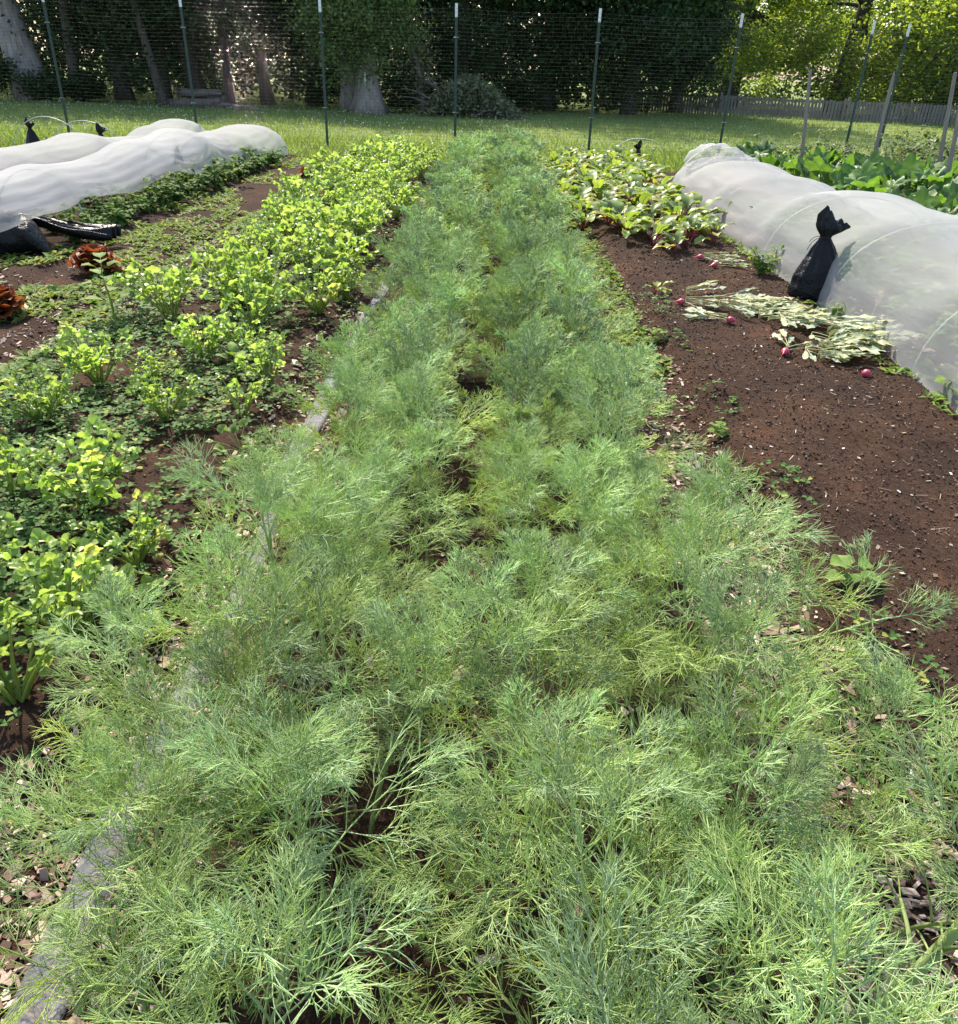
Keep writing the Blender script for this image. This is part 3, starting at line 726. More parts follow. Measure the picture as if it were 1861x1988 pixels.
def squash_plant(seed):
    rng = np.random.RandomState(seed); st, fo = MB(), MB()
    for k in range(11):
        az = rng.uniform(0, 6.28); el = rng.uniform(.7, 1.35); L = rng.uniform(.25, .5)
        d = np.array([math.cos(az) * math.cos(el), math.sin(az) * math.cos(el), math.sin(el)])
        pp = curve_pts((0, 0, 0), d, L, .25, 4); tube(st, pp, np.linspace(.010, .006, 5), 6, False)
        out = nrm(np.array([d[0], d[1], rng.uniform(-.2, .9)]))
        squash_leaf(fo, pp[-1], rot_to(out) @ ry_m(rng.normal(0, .4)), rng.uniform(.12, .19), rng, tint=(rng.rand() < .05) * .6)
    return ('squash_plant', [('stalks', st.mesh('squash_stalks', M['squash_stem'])), ('leaves', fo.mesh('squash_leaves', M['squash']))])
# silvery mottling on the squash leaves
nt = M['squash'].node_tree; b = nt.nodes['Principled BSDF']; src = b.inputs['Base Color'].links[0].from_socket
nz = noise(nt, 24, 4, rough=.7); rr_ = ramp(nt, [(.54, (0, 0, 0)), (.64, (.75, .75, .75))]); nt.links.new(nz.outputs[0], rr_.inputs[0])
nt.links.new(mixc(nt, rr_.outputs[0], src, (.26, .33, .25)), b.inputs['Base Color'])
sq = [squash_plant(700 + k) for k in range(4)]
rng = np.random.RandomState(51)
G = 'squash plants behind the right cover'
for r_, (rx, y0, y1) in enumerate(((4.25, 6.4, 13.8), (5.15, 7.8, 14.0), (6.05, 9.0, 12.6))):
    y = y0; k = 0
    while y < y1:
        x = rx + rng.normal(0, .12); rn = ('first row behind the cover', 'second row behind the cover', 'third row beside the brambles')[r_]
        lb = ('%s squash plant from the right, %s' % (ords[k], rn)) if k < 6 else 'big leaved squash plant, far end of the %s' % rn
        plant_copy(sq[rng.randint(4)], (x, y, float(gh(x, y)) - .02), rng.uniform(0, 6.28), rng.uniform(.9, 1.25), lb, 'squash', G); y += rng.uniform(.62, .82); k += 1
def ovate(u): return math.sin(PI * (u ** .75)) ** .8 if 0 < u < 1 else .02
def trifol(mb, p, T, L, rng, tint=0.0, droop=.7):
    T = nrm(T); ax = rot_to(T)
    for q in (0, 1.1, -1.1):
        d = ax @ np.array([math.sin(q), math.cos(q), rng.normal(-.1, .25)])
        strip_leaf(mb, p, d, L * (1 if q == 0 else .85), L * .66, ovate, rng, 4, droop, .2, .05, tint=tint, cols=3)
def bush(seed, H, stems, nl, Lf, mats, name, spread=.35):
    rng = np.random.RandomState(seed); st, fo = MB(), MB()
    for s in range(stems):
        az = rng.uniform(0, 6.28); el = rng.uniform(.95, 1.5)
        d = np.array([math.cos(az) * math.cos(el), math.sin(az) * math.cos(el), math.sin(el)])
        p0 = np.array([rng.normal(0, .004), rng.normal(0, .004), 0]); pp = curve_pts(p0, d, H * rng.uniform(.6, 1.15), .6, 6)
        tube(st, pp, np.linspace(.006, .0025, 7), 4, False)
        for k in range(nl):
            u = rng.uniform(.15, 1) * 6; p = np.array([np.interp(u, np.arange(7), pp[:, c]) for c in range(3)])
            a = rng.uniform(0, 6.28); T = np.array([math.cos(a), math.sin(a), rng.uniform(-.3, .7)]); p = p + nrm(T) * Lf * .6
            trifol(fo, p, T, Lf * rng.uniform(.7, 1.2), rng, tint=(rng.rand() < .05) * .6)
    return (name, [('stems', st.mesh(name + '_stems', mats[1])), ('leaves', fo.mesh(name + '_leaves', mats[0]))])
br = [bush(720 + k, .8, 9, 12, .085, (M['bramble'], M['straw_stalk']), 'bramble_bush') for k in range(3)]
rng = np.random.RandomState(61); G = 'bramble bushes behind the squash'
k = 0
for rx, y0, y1 in ((6.2, 13.0, 15.6), (7.0, 11.3, 15.6), (7.8, 11.0, 15.6), (5.4, 14.4, 15.6)):
    y = y0
    while y < y1:
        x = rx + rng.normal(0, .15)
        lb = 'leafy bramble bush behind the squash, %s the leaning wooden stakes' % ('left of' if x < 5.9 else 'among' if x < 7.3 else 'at the frame edge right of')
        plant_copy(br[k % 3], (x, y, float(gh(x, y)) - .02), rng.uniform(0, 6.28), rng.uniform(.95, 1.35) * (1 if x > 6.6 else .85), lb, 'bramble', G); y += rng.uniform(.5, .75); k += 1
bn = [bush(740 + k, .28, 5, 9, .075, (M['bean'], M['celery_stem']), 'bean_plant', .2) for k in range(3)]
rng = np.random.RandomState(71); G = 'bean plants along the lifted hem of the cover'
y = 6.9; k = 0
while y < 13.2:
    for dx in (0, -.32):
        x = -3.46 + dx + rng.normal(0, .06) + .02 * (y - 7)
        lb = ('%s bean plant along the lifted hem, counted from the lying black bag' % ords[k // 2]) if dx == 0 and k < 12 else ('dark bean plant half hidden under the lifted white cover' if dx else 'dark bean plant under the far end of the lifted cover hem')
        plant_copy(bn[k % 3], (x, y, float(gh(x, y)) - .01), rng.uniform(0, 6.28), rng.uniform(.8, 1.2), lb, 'bean plant', G); k += 1
    y += rng.uniform(.30, .42)
# crops seen through the right cover
rng = np.random.RandomState(72); y = 3.3; k = 0
while y < 12:
    for dx in ((-.30, -.08, .14, .34) if y < 9.0 else (0,)):
        x = 3.15 + dx + rng.normal(0, .05)
        plant_copy(bn[k % 3], (x, y, float(gh(x, y)) - .01), rng.uniform(0, 6.28), rng.uniform(1.0, 1.25) * (1 if y < 9 else .6), 'pale green crop plant showing faintly through the white right cover', 'bean plant', 'crop plants under the right cover'); k += 1
    y += rng.uniform(.3, .4)

# ================================================================== SINGLE PLANTS
def lettuce(seed):
    rng = np.random.RandomState(seed); fo, st = MB(), MB()
    tube(st, [(0, 0, -.01), (0, 0, .03), (0, 0, .07)], [.016, .014, .006], 6)
    for k in range(34):
        u = k / 33; az = k * 2.4; el = .25 + u * 1.0; d = np.array([math.cos(az) * math.cos(el), math.sin(az) * math.cos(el), math.sin(el)])
        strip_leaf(fo, np.array([0, 0, .01 + .04 * u]), d, .15 - .04 * u, .11, lambda t: .35 + .65 * math.sin(PI * min(1, t * .6 + .15)) if t < .98 else .5, rng, 7, .3, .3, .16, tint=.6 * (1 - u) * rng.rand())
    return ('red_lettuce', [('core', st.mesh('lettuce_core', M['celery_stem'])), ('leaves', fo.mesh('lettuce_leaves', M['lettuce']))])
lt = [lettuce(800), lettuce(801)]
for k, (px_, py_, sc, lb) in enumerate([(188, 528, 1.35, 'frilly red lettuce behind the tall broadleaf weed'), (600, 352, 1.15, 'dark red lettuce on bare soil, second from the netting'), (698, 318, 1.45, 'large dark red lettuce farthest back beside the celery'), (0, 615, 1.25, 'dark red lettuce cut by the left frame edge')]):
    x, y = at(px_, py_, .05); plant_copy(lt[k % 2], (x, y, float(gh(x, y))), k, sc, lb, 'lettuce', 'red lettuces in the weedy strip')
def broad_weed(seed, H, pairs, Lf, w=.5, name='broadleaf_weed'):
    rng = np.random.RandomState(seed); st, fo = MB(), MB()
    pts = np.array([(0.01 * math.sin(k), .01 * math.cos(k * 1.3), H * k / 6) for k in range(7)]); tube(st, pts, np.linspace(.008, .003, 7), 6)
    for k in range(pairs):
        u = .35 + .65 * k / max(1, pairs - 1); p = np.array([np.interp(u * 6, np.arange(7), pts[:, c]) for c in range(3)])
        for s in (0, PI):
            az = k * 1.6 + s + rng.normal(0, .2); el = .25 + .6 * u * rng.rand()
            d = np.array([math.cos(az) * math.cos(el), math.sin(az) * math.cos(el), math.sin(el)]); q = p + d * Lf * .25
            segs_to_tubes(st, [p], [q], .002, .0015, 4)
            strip_leaf(fo, q, d, Lf * rng.uniform(.75, 1.1) * (1.1 - .5 * u), Lf * w, ovate, rng, 6, .7, .2, .04)
    return (name, [('stem', st.mesh(name + '_stem', M['celery_stem'])), ('leaves', fo.mesh(name + '_leaves', M['weed']))])
def put(px_, py_, proto, lb, cat='weed', sc=1.0, rz=.0, z=.05, grp=None):
    x, y = at(px_, py_, z); return plant_copy(proto, (x, y, float(gh(x, y))), rz, sc, lb, cat, grp)
put(222, 632, broad_weed(810, .36, 6, .15), 'tall broadleaf weed with a bare stem in front of the red lettuce', rz=.5)
put(462, 738, broad_weed(811, .10, 4, .13, .4), 'pale broadleaf weed rosette beside the bright wide celery clump')
put(607, 352, broad_weed(812, .16, 4, .15, .45), 'pale leaved seedling growing beside the dark red lettuce', rz=1)
put(1835, 785, broad_weed(813, .12, 3, .11, .6), 'upright light green seedling at the right frame edge by the cover hem')
put(1500, 530, broad_weed(814, .2, 6, .10, .5), 'leafy weed against the white cover between beets and black bag', rz=2)
put(1395, 850, broad_weed(815, .06, 6, .055, .7), 'small green weed clump at the left edge of the bare soil')
put(1640, 1150, broad_weed(816, .07, 3, .09, .85), 'round leaved weed on the soil behind the leaning dill')
put(1275, 660, broad_weed(817, .07, 4, .08, .7), 'lone yellow green seedling on the wood chips edge beside the soil')
put(1270, 575, beets[3], 'small beet seedling standing on the soil left of the radishes', 'beet', .5)
def grass_tuft(seed, n, L):
    rng = np.random.RandomState(seed); fo = MB()
    for k in range(n):
        az = rng.uniform(0, 6.28); el = rng.uniform(.3, 1.2); d = np.array([math.cos(az) * math.cos(el), math.sin(az) * math.cos(el), math.sin(el)])
        strip_leaf(fo, np.zeros(3), d, L * rng.uniform(.6, 1.1), .012, lambda u: 1 - .9 * u ** 1.5, rng, 6, 1.2, .4, .0, cols=3)
    return ('grass_tuft', [('blades', fo.mesh('tuft_blades', M['weed']))])
put(1460, 945, grass_tuft(820, 14, .13), 'grass tuft with thin arching blades at the soil edge beside the dill', 'grass')
put(1400, 1030, grass_tuft(821, 5, .16), 'two broad grass blades poking out of the dill over the chips', 'grass', 1.2)
put(540, 985, grass_tuft(822, 12, .12), 'dark grass tuft on bare soil between clover and hose', 'grass')
put(330, 405, grass_tuft(823, 16, .2), 'pale grass tuft in the weedy strip below the bean plants', 'grass')
x, y = at(1492, 1712, .06); mb = MB(); strip_leaf(mb, np.zeros(3), (.6, .5, .3), .06, .045, ovate, np.random.RandomState(3), 6, .9, .3, .08, tint=1.0); o = mb.build('fallen_leaf', M['squash']); o.location = (x, y, .06); tag(o, 'single yellowed leaf on dark soil among the front right dill', 'leaf')
# round-leaved mallow
def mallow(seed, n, r0):
    rng = np.random.RandomState(seed); st, fo = MB(), MB()
    for k in range(n):
        az = rng.uniform(0, 6.28); el = rng.uniform(.4, 1.2); d = np.array([math.cos(az) * math.cos(el), math.sin(az) * math.cos(el), math.sin(el)])
        pp = curve_pts((0, 0, 0), d, rng.uniform(.06, .14), .6, 4); tube(st, pp, .0016, 4, False)
        lobed_leaf(fo, pp[-1], rot_to(nrm(np.array([d[0], d[1], rng.normal(.1, .25)]))) @ ry_m(rng.normal(0, .3)), r0 * rng.uniform(.7, 1.2), rng, 5, .08, .03, .25, 18)
    return ('mallow_weed', [('stalks', st.mesh('mallow_stalks', M['celery_stem'])), ('leaves', fo.mesh('mallow_leaves', M['celery']))])
put(245, 1200, mallow(830, 14, .03), 'round leaved mallow weed in front of the bushy celery, beside bare dark soil')
put(400, 1030, mallow(831, 10, .024), 'low round leaved weed at the inner celery bed edge near the hose', rz=1)
put(470, 880, mallow(832, 9, .024), 'round leaved weed in dark clover in front of the smallest celery', rz=2)
put(1660, 635, bush(840, .2, 6, 8, .05, (M['weed'], M['celery_stem']), 'weed_bush', .15), 'bushy green weed at the foot of the white cover behind the radishes')
put(1478, 545, bush(841, .22, 7, 9, .05, (M['weed'], M['celery_stem']), 'weed_bush', .3), 'yellow green weed bush left of the standing black bag')
put(1820, 740, bush(842, .16, 5, 7, .07, (M['bean'], M['celery_stem']), 'weed_bush', .25), 'blue green weed bush at the right frame edge under the cover')
put(325, 395, bush(843, .2, 7, 9, .05, (M['bean'], M['celery_stem']), 'weed_bush', .2), 'dark parsley like bush in the weedy strip below the white cover')

# ================================================================== RADISHES
def wilted(seed, root):
    rng = np.random.RandomState(seed); st, fo = MB(), MB(); parts = []
    for k in range(6):
        a = rng.normal(0, .45); L1 = rng.uniform(.08, .16); d = np.array([math.sin(a), math.cos(a), .12])
        pp = curve_pts((0, 0, .012 + .008 * k), d, L1, .25, 4); pp[:, 2] = np.maximum(pp[:, 2], .006); tube(st, pp, np.linspace(.0035, .002, 5), 4, False)
        T = nrm(pp[-1] - pp[-2]); T[2] = 0; L = rng.uniform(.10, .17)
        strip_leaf(fo, pp[-1] + (0, 0, .004), T, L, L * rng.uniform(.3, .5), lambda u: (.25 + .75 * u) * math.sin(PI * min(1, u * .9 + .1)) ** .7 + .08 * math.sin(18 * u) if u < .99 else .1, rng, 9, .05, rng.uniform(-.5, .6), .12, tint=(rng.rand() < .2) * .6)
    parts = [('stalks', st.mesh('radish_stalks', M['radish_stalk'])), ('leaves', fo.mesh('radish_leaves', M['radish']))]
    if root:
        rb = MB(); prof = [(-.02, .004), (-.012, .016), (.0, .023), (.014, .021), (.026, .011), (.04, .003), (.075, .0012)]
        tube(rb, [(0, -z - .02, .02 - max(0, z - .03) * .25) for z, r in prof], [r for z, r in prof], 12)
        parts.append(('root', rb.mesh('radish_root', M['radish_root'])))
    return ('wilted_radish', parts)
wr = [wilted(900 + k, False) for k in range(4)]; wrr = [wilted(910 + k, True) for k in range(3)]
rng = np.random.RandomState(91); G = 'pulled radish plants wilting on the soil'
for k in range(30):
    t = rng.rand() ** .8; px_ = np.interp(t, (0, .5, 1), (1380, 1510, 1640)) + rng.normal(0, 28); py_ = np.interp(t, (0, .5, 1), (585, 640, 690)) + rng.normal(0, 16)
    x, y = at(px_, py_, .1); z = float(gh(x, y)) + .004 + rng.uniform(0, .03)
    lb = 'limp pale radish plant without a root in the %s of the wilted heap' % ('upper left part' if t < .35 else 'middle' if t < .7 else 'lower right part')
    plant_copy(wr[k % 4], (x, y, z), rng.uniform(-2.6, -.9), rng.uniform(.85, 1.25), lb, 'radish', G, (rng.normal(0, .08), rng.normal(0, .08)))
for k, (px_, py_, rz, lb) in enumerate([(1410, 626, 1.2, 'pulled radish with a round pink root lying on bare soil left of the heap'), (1527, 684, -.6, 'pulled radish with a pink root at the front edge of the heap'), (1365, 510, -1.9, 'small dark red radish just in front of the beets'), (1392, 520, -1.2, 'red radish with yellow stalks beside the weed bush'), (1420, 592, -2.2, 'pulled radish with a dull pink root at the back of the heap'), (1330, 590, -1.9, 'thin pulled radish stretched across the soil left of the heap'), (1620, 640, -2.4, 'pulled radish with a long pink root near the black bag')]):
    x, y = at(px_, py_, .1); plant_copy(wrr[k % 3], (x, y, float(gh(x, y)) + .004), rz, 1.0, lb, 'radish', G)
x, y = at(1680, 738, .06); rb = MB(); tube(rb, [(0, -.02, .02), (0, -.012, .02), (0, 0, .02), (0, .014, .02), (0, .026, .018), (0, .06, .012)], [.004, .016, .023, .021, .011, .002], 12)
o = rb.build('loose_radish', M['radish_root']); o.location = (x, y, float(gh(x, y))); tag(o, 'loose red radish root without leaves on the chips below the cover', 'radish')

# ================================================================== ROW COVERS
def cover(name, xc, hw, Yk, Hk, y0, y1, seed, lab, hoops, lift=None, closed_far=True, grp='white row covers'):
    rng = np.random.RandomState(seed); root = empty(name, (xc, y0, 0)); tag(root, lab, 'row cover', grp)
    ny = int((y1 - y0) / .05); nt_ = 46; mb = MB(); V = np.zeros((ny + 1, nt_ + 1, 3))
    for i in range(ny + 1):
        y = y0 + (y1 - y0) * i / ny; H = np.interp(y, Yk, Hk); e = 1.0; w = hw(y)
        if closed_far:
            q = np.clip((y1 - y) / .45, 0, 1); e = math.sqrt(max(1e-4, 1 - (1 - q) ** 2))
        near = np.min(np.abs(np.array(hoops) - y)); tight = math.exp(-(near / .3) ** 2)
        for j in range(nt_ + 1):
            s = 2 * j / nt_ - 1; cut = lift(y) if lift is not None else 0; a = (s + 1) / 2 * (PI - cut)
            xx = -math.cos(a); xx = math.copysign(abs(xx) ** (.85), xx) * w * (.35 + .65 * e)
            zz = math.sin(a) ** (.72 + .25 * (1 - tight)) * H * e
            sl = abs(s)
            wr_ = .016 * fbm(y * 1.3 + s * 4, s * 5 + seed, 3) + .024 * (1 - tight * .7) * fbm(y * 1.5 + s * 5, s * 14 + 3, 4) * (.25 + sl) + .007 * math.sin(y * 2 + s * 38 + 6 * fbm(y, s * 3)) * (.2 + sl) * (1 - .5 * tight)
            nxx, nzz = -math.cos(a), math.sin(a)
            px_ = xx + nxx * wr_; pz_ = zz + nzz * wr_ - .05 * H * (1 - tight) * (1 - sl * sl)
            if cut > 0: px_ += .10 * cut * max(0, s) ** 6; pz_ += .03 * cut * math.sin(y * 5) * max(0, s) ** 4
            if j in (0, nt_): pz_ = pz_ * 1.0
            gz = float(gh(xc + px_, y)) if j in (0, 1, nt_ - 1, nt_) else 0
            V[i, j] = (px_, y - y0 + .03 * fbm(y * 1.7, s * 4), max(pz_, gz + .004 if j in (0, nt_) or pz_ < .02 else pz_))
    I = np.arange(ny)[:, None] * (nt_ + 1) + np.arange(nt_)[None]
    mb.add(V, np.stack([I, I + nt_ + 1, I + nt_ + 2, I + 1], -1).reshape(-1, 4)); mb.build('fabric', M['cover'], root)
    for h in hoops:
        hb = MB(); H = np.interp(h, Yk, Hk); w = hw(h)
        tube(hb, [(-math.cos(t) * w * .93, h - y0, (math.sin(t) ** .8) * H * .955 - .01) for t in np.linspace(0, PI, 24)], .005, 6); hb.build('hoop', M['wire'], root)
    return root
hem = lambda y: .50 * float(1 - smooth(8.8, 12.2, y))
cover('row_cover_tunnel', -4.0, lambda y: float(np.interp(y, (6, 8, 11, 12.6), (.38, .44, .52, .64))), (4, 7.4, 8.4, 9.5, 10.9, 12.0, 12.6, 13.5, 14.0, 14.7), (.62, .60, .56, .62, .66, .50, .50, .52, .50, .5), 4.0, 14.65, 3,
      'nearer long white row cover on the left with a lifted hem over beans', (5.6, 7.4, 9.6, 11.0, 12.6, 14.1), hem)
cover('row_cover_tunnel', -5.35, lambda y: .56, (5, 10.5, 11.2, 12.2, 13.4, 14.0, 14.7, 15.2), (.55, .52, .54, .42, .36, .46, .50, .5), 5.0, 15.25, 4,
      'farther white row cover on the left, ending before the netting', (7.5, 9.2, 11.2, 13.9, 14.7))
rt = cover('row_cover_tunnel', 3.14, lambda y: float(np.interp(y, (2, 7, 8.5, 12), (.80, .80, .76, .70))), (2.4, 4.5, 5.6, 6.5, 7.4, 8.3, 9.0, 9.9, 10.8, 12.0), (.66, .66, .69, .68, .64, .52, .54, .54, .53, .5), 2.4, 12.0, 5,
      'large white row cover on the right beside the bare soil and beets', (2.9, 4.3, 5.7, 7.2, 9.2, 10.7, 11.6))
# gathered fabric bunch at its far end
bb = MB(); rng = np.random.RandomState(8); n = 60; k2 = 26; V = []
for i in range(n + 1):
    u = i / n; cx = -.62 + .95 * u; rr = .09 + .05 * math.sin(PI * u) ** .7
    for k in range(k2):
        th = 2 * PI * k / k2; r = rr * (1 + .45 * fbm(u * 9 + math.cos(th) * 1.6, math.sin(th) * 1.6 + 3, 4) * 1.6 + .12 * math.sin(7 * th + 20 * u)) * (min(1, (u + .02) * 9, (1.02 - u) * 9)) ** .5
        V.append((cx + .03 * math.sin(k), 8.85 + r * math.cos(th) * 1.6 + .08 * math.sin(3 * u), .42 + .12 * math.sin(PI * min(1, u * 1.25)) + r * math.sin(th)))
bb.add(V, np.array([(i * k2 + k, i * k2 + (k + 1) % k2, (i + 1) * k2 + (k + 1) % k2, (i + 1) * k2 + k) for i in range(n) for k in range(k2)])); bb.build('gathered_end', M['cover'], rt)

def hoop(cx, cy, w, h, lab):
    mb = MB(); tube(mb, [(-math.cos(t) * w, .15 * math.sin(t * 2), math.sin(t) ** .8 * h - .02) for t in np.linspace(0, PI, 28)], .007, 6)
    o = mb.build('bare_hoop', M['wire']); o.location = (cx, cy, 0); o.rotation_euler = (0, 0, .15); tag(o, lab, 'hoop', 'bare wire hoops')
hoop(-6.95, 13.6, .58, .56, 'bare pale wire hoop at the far left behind the white covers')
hoop(-6.5, 13.9, .58, .50, 'second bare wire hoop crossing behind the first at far left')
hoop(2.55, 15.0, .46, .46, 'bare thin wire hoop in the grass behind the beets')

# ================================================================== BLACK BAGS
def standing_bag(name, loc, H, wd, lab, seed, rz=0, flop=.35):
    root = empty(name, loc, rz); tag(root, lab, 'bag', 'black weighted plastic bags'); rng = np.random.RandomState(seed)
    prof = [(0, .80), (.03, .97), (.12, 1.0), (.25, .92), (.42, .70), (.58, .44), (.67, .24), (.71, .17), (.76, .30), (.84, .46), (.93, .54), (1.0, .46)]
    nz_ = 44; nk = 48; V = []
    for i in range(nz_ + 1):
        u = i / nz_; r = np.interp(u, [p[0] for p in prof], [p[1] for p in prof]) * wd
        up_ = max(0, (u - .71) / .29); fl = 1 - .45 * up_
        for k in range(nk):
            th = 2 * PI * k / nk
            pl = 1 + (.10 + .22 * math.exp(-((u - .7) / .16) ** 2)) * math.sin(9 * th + 2.2 * math.sin(3 * u + th)) * min(1, u * 3) * .55 + .10 * fbm(th * 1.1 + seed, u * 6, 3) * 2 * math.sin(th / 2 + .2)
            cr = 1 + (.5 * fbm(th * 1.7 + seed, u * 9, 4) + .16 * math.sin(6 * th + 8 * u + seed)) * min(1, up_ * 3)
            x = math.cos(th) * r * pl * cr + up_ * flop * wd * .8 + .06 * wd * math.sin(u * 4); y_ = math.sin(th) * r * pl * cr * (.72 * (1 - .6 * up_))
            zt = u * H - up_ ** 1.4 * .17 * H * max(0, math.cos(th)) + up_ ** 2 * .06 * H * math.sin(2 * th + 1) - up_ ** 2 * .05 * H * abs(math.sin(3 * th))
            V.append((x, y_, zt))
    V.append(tuple(np.mean(V[-nk:], 0) - np.array([0, 0, .09 * H]))); V.append((0, 0, 0)); c = (nz_ + 1) * nk
    mb = MB(); mb.add(V, {4: np.array([(i * nk + k, i * nk + (k + 1) % nk, (i + 1) * nk + (k + 1) % nk, (i + 1) * nk + k) for i in range(nz_) for k in range(nk)]),
                      3: np.array([(nz_ * nk + k, nz_ * nk + (k + 1) % nk, c) for k in range(nk)] + [((k + 1) % nk, k, c + 1) for k in range(nk)])})
    mb.build('sack', M['plastic'], root)
    tm = MB(); tube(tm, [(math.cos(t) * wd * .21 + .02 * wd, math.sin(t) * wd * .16, H * .705 + .004 * math.sin(3 * t)) for t in np.linspace(0, 2 * PI, 20)], .004, 5)
    tube(tm, curve_pts((-wd * .2, -.01, H * .71), (-1, -.2, .3), wd * .5, 1.6, 6), .0025, 4); tube(tm, curve_pts((-wd * .2, -.01, H * .70), (-1, -.2, -.3), wd * .7, 1.2, 6), .0025, 4); tm.build('tie_string', M['string'], root)
    return root
x, y = 2.335, 5.78
standing_bag('weighted_bag', (x, y, float(gh(x, y)) - .01),   .60, .172, 'tall black plastic bag tied at the neck, standing against the right cover', 1, -.15, .35)
for k, (x, y, z, H, w, lb) in enumerate([(-7.5, 14.1, 0, .48, .13, 'black bag top sticking up at the far left before the bare hoop'), (-6.05, 13.4, 0, .50, .14, 'pointed black bag standing behind the farther left cover'), (-4.62, 12.6, 0, .44, .13, 'black bag tip between the two left covers'), (-4.55, 14.75, 0, .34, .2, 'low black bag at the end between both left covers'), (2.38, 14.2, 0, .44, .12, 'black bag lying behind the beets near the gathered cover end'), (4.0, 9.3, 0, .44, .14, 'black bag tip peeking over the right cover before the squash')]):
    standing_bag('weighted_bag', (x, y, float(gh(x, y)) - .01), H, w, lb, 10 + k, k * .9)
# lying bag at left
root = empty('weighted_bag', (-3.74, 6.42, float(gh(-3.7, 6.4)))); tag(root, 'slumped grey black plastic bag lying at the left frame edge', 'bag', 'black weighted plastic bags')
V = []; nu, nk = 40, 40
for i in range(nu + 1):
    u = i / nu; x_ = -.42 + .70 * u; r = (math.sin(PI * np.clip(u, .02, .98)) ** .6) * (.27 - .10 * u)
    for k in range(nk):
        th = 2 * PI * k / nk; f = 1 + .35 * fbm(u * 5 + math.cos(th), math.sin(th) * 1.3 + u * 3, 4) + .05 * math.sin(th * 3 + u * 14)
        V.append((x_, math.cos(th) * r * f * .95, max(-.01, .13 * min(1, math.sin(PI * u) * 2) + math.sin(th) * r * f * .9)))
mb = MB(); mb.add(V, np.array([(i * nk + k, i * nk + (k + 1) % nk, (i + 1) * nk + (k + 1) % nk, (i + 1) * nk + k) for i in range(nu) for k in range(nk)])); mb.build('sack', M['plastic'], root)
V = []
for i in range(31):
    u = i / 30
    for j in range(17):
        s = j / 16 - .5; V.append((-.22 + .86 * u, .16 + .25 * u + s * (.10 + .16 * u), .22 - .10 * u + .035 * math.sin(j * 1.15 + 3 * u) * (.4 + u) + .03 * math.sin(u * 6) + .04 * fbm(u * 5, j * .4)))
mb = MB(); I = np.arange(30)[:, None] * 17 + np.arange(16)[None]; mb.add(V, np.stack([I, I + 1, I + 18, I + 17], -1).reshape(-1, 4))
o = mb.build('loose_neck', M['plastic'], root); sm = o.modifiers.new('thickness', 'SOLIDIFY'); sm.thickness = .006

# hose along the left side of the dill
mb = MB(); ys = np.linspace(.35, 12.8, 160); V = []
for y in ys:
    w = .042 + .008 * math.sin(y * 2.1); xc = -.77 + .025 * math.sin(y * 1.1) + .012 * math.sin(y * 3.7)
    for k in range(14):
        th = 2 * PI * k / 14; V.append((xc + math.cos(th) * w, y, float(gh(xc, y)) + .018 + math.sin(th) * .017 * (1 + .25 * math.sin(y * 5)) + (.006 * math.sin(th * 4 + y * 9) if math.sin(th) > 0 else 0)))
mb.add(V, np.array([(i * 14 + k, i * 14 + (k + 1) % 14, (i + 1) * 14 + (k + 1) % 14, (i + 1) * 14 + k) for i in range(159) for k in range(14)]))
tag(mb.build('irrigation_hose', M['hose']), 'flat grey plastic irrigation hose along the left edge of the dill', 'hose')

# dry stalk leaning on the right cover, and white crumpled scraps
root = empty('dry_grass_stalk', (2.42, 5.02, float(gh(2.42, 5.02)))); tag(root, 'single dry grass stalk with a tan seed head leaning on the right cover', 'dry stalk')
sp = curve_pts((0, 0, 0), (.10, .02, 1), .27, .1, 6); mb = MB(); tube(mb, sp, .003, 5); mb.build('stalk', M['straw_stalk'], root)
mb = MB(); rg = np.random.RandomState(4); P = sp[-1] + rg.normal(0, 1, (60, 3)) * (.010, .008, .022) + (0, 0, .02); diamonds(mb, P, .022, rg, 1.5, .3); mb.build('seed_head', M['tuft'], root)

# ================================================================== NETTING FENCE
PX = [(-10.05, 15.85), (-7.7, 15.8), (-5.35, 15.8), (-3.0, 15.8), (-.68, 15.8), (1.75, 15.8), (4.1, 15.8), (6.65, 16.5), (7.45, 16.9), (9.6, 17.6)]
plb = ['far left outside the frame', 'left of the pointed black bag', 'behind the farther left white cover', 'behind the end of the nearer left white cover', 'behind the dill row', 'behind the beet bed', 'behind the right cover, left of the wooden stakes', 'between the two wooden stakes', 'just right of the second wooden stake', 'right of the frame']
def post(loc, lb, lean):
    root = empty('fence_post', loc); root.rotation_euler = lean; tag(root, lb, 'fence post', 'green metal posts of the netting fence')
    mb = MB(); box(mb, (0, 0, 1.09), (.045, .006, 2.22)); box(mb, (0, .017, 1.09), (.006, .028, 2.22))
    for k in range(24): box(mb, (0, -.006, .2 + k * .085), (.014, .006, .03))
    mb.build('shaft', M['post_green'], root, smooth=False)
    mb = MB(); box(mb, (0, 0, 2.30), (.046, .007, .20)); box(mb, (0, .018, 2.30), (.007, .029, .20)); mb.build('white_tip', M['post_white'], root, smooth=False)
    for zc in (.75, 1.9):
        mb = MB(); tube(mb, [(-.045, -.012, zc), (0, -.016, zc + .01), (.045, -.012, zc)], .004, 5); mb.build('wire_clip', M['wire'], root)
for k in range(1, 9):
    post((PX[k][0], PX[k][1], -.06), 'green metal post with a white tip %s' % plb[k], (random.Random(k).uniform(-.012, .012), random.Random(k + 9).uniform(-.01, .01), 0))
mb = MB()
def netpt(u):
    i = min(int(u), len(PX) - 2); f = u - i; a, b_ = PX[i], PX[i + 1]; return a[0] + (b_[0] - a[0]) * f, a[1] + (b_[1] - a[1]) * f - .028
P0 = []; P1 = []; us = np.linspace(0, len(PX) - 1.001, 110)
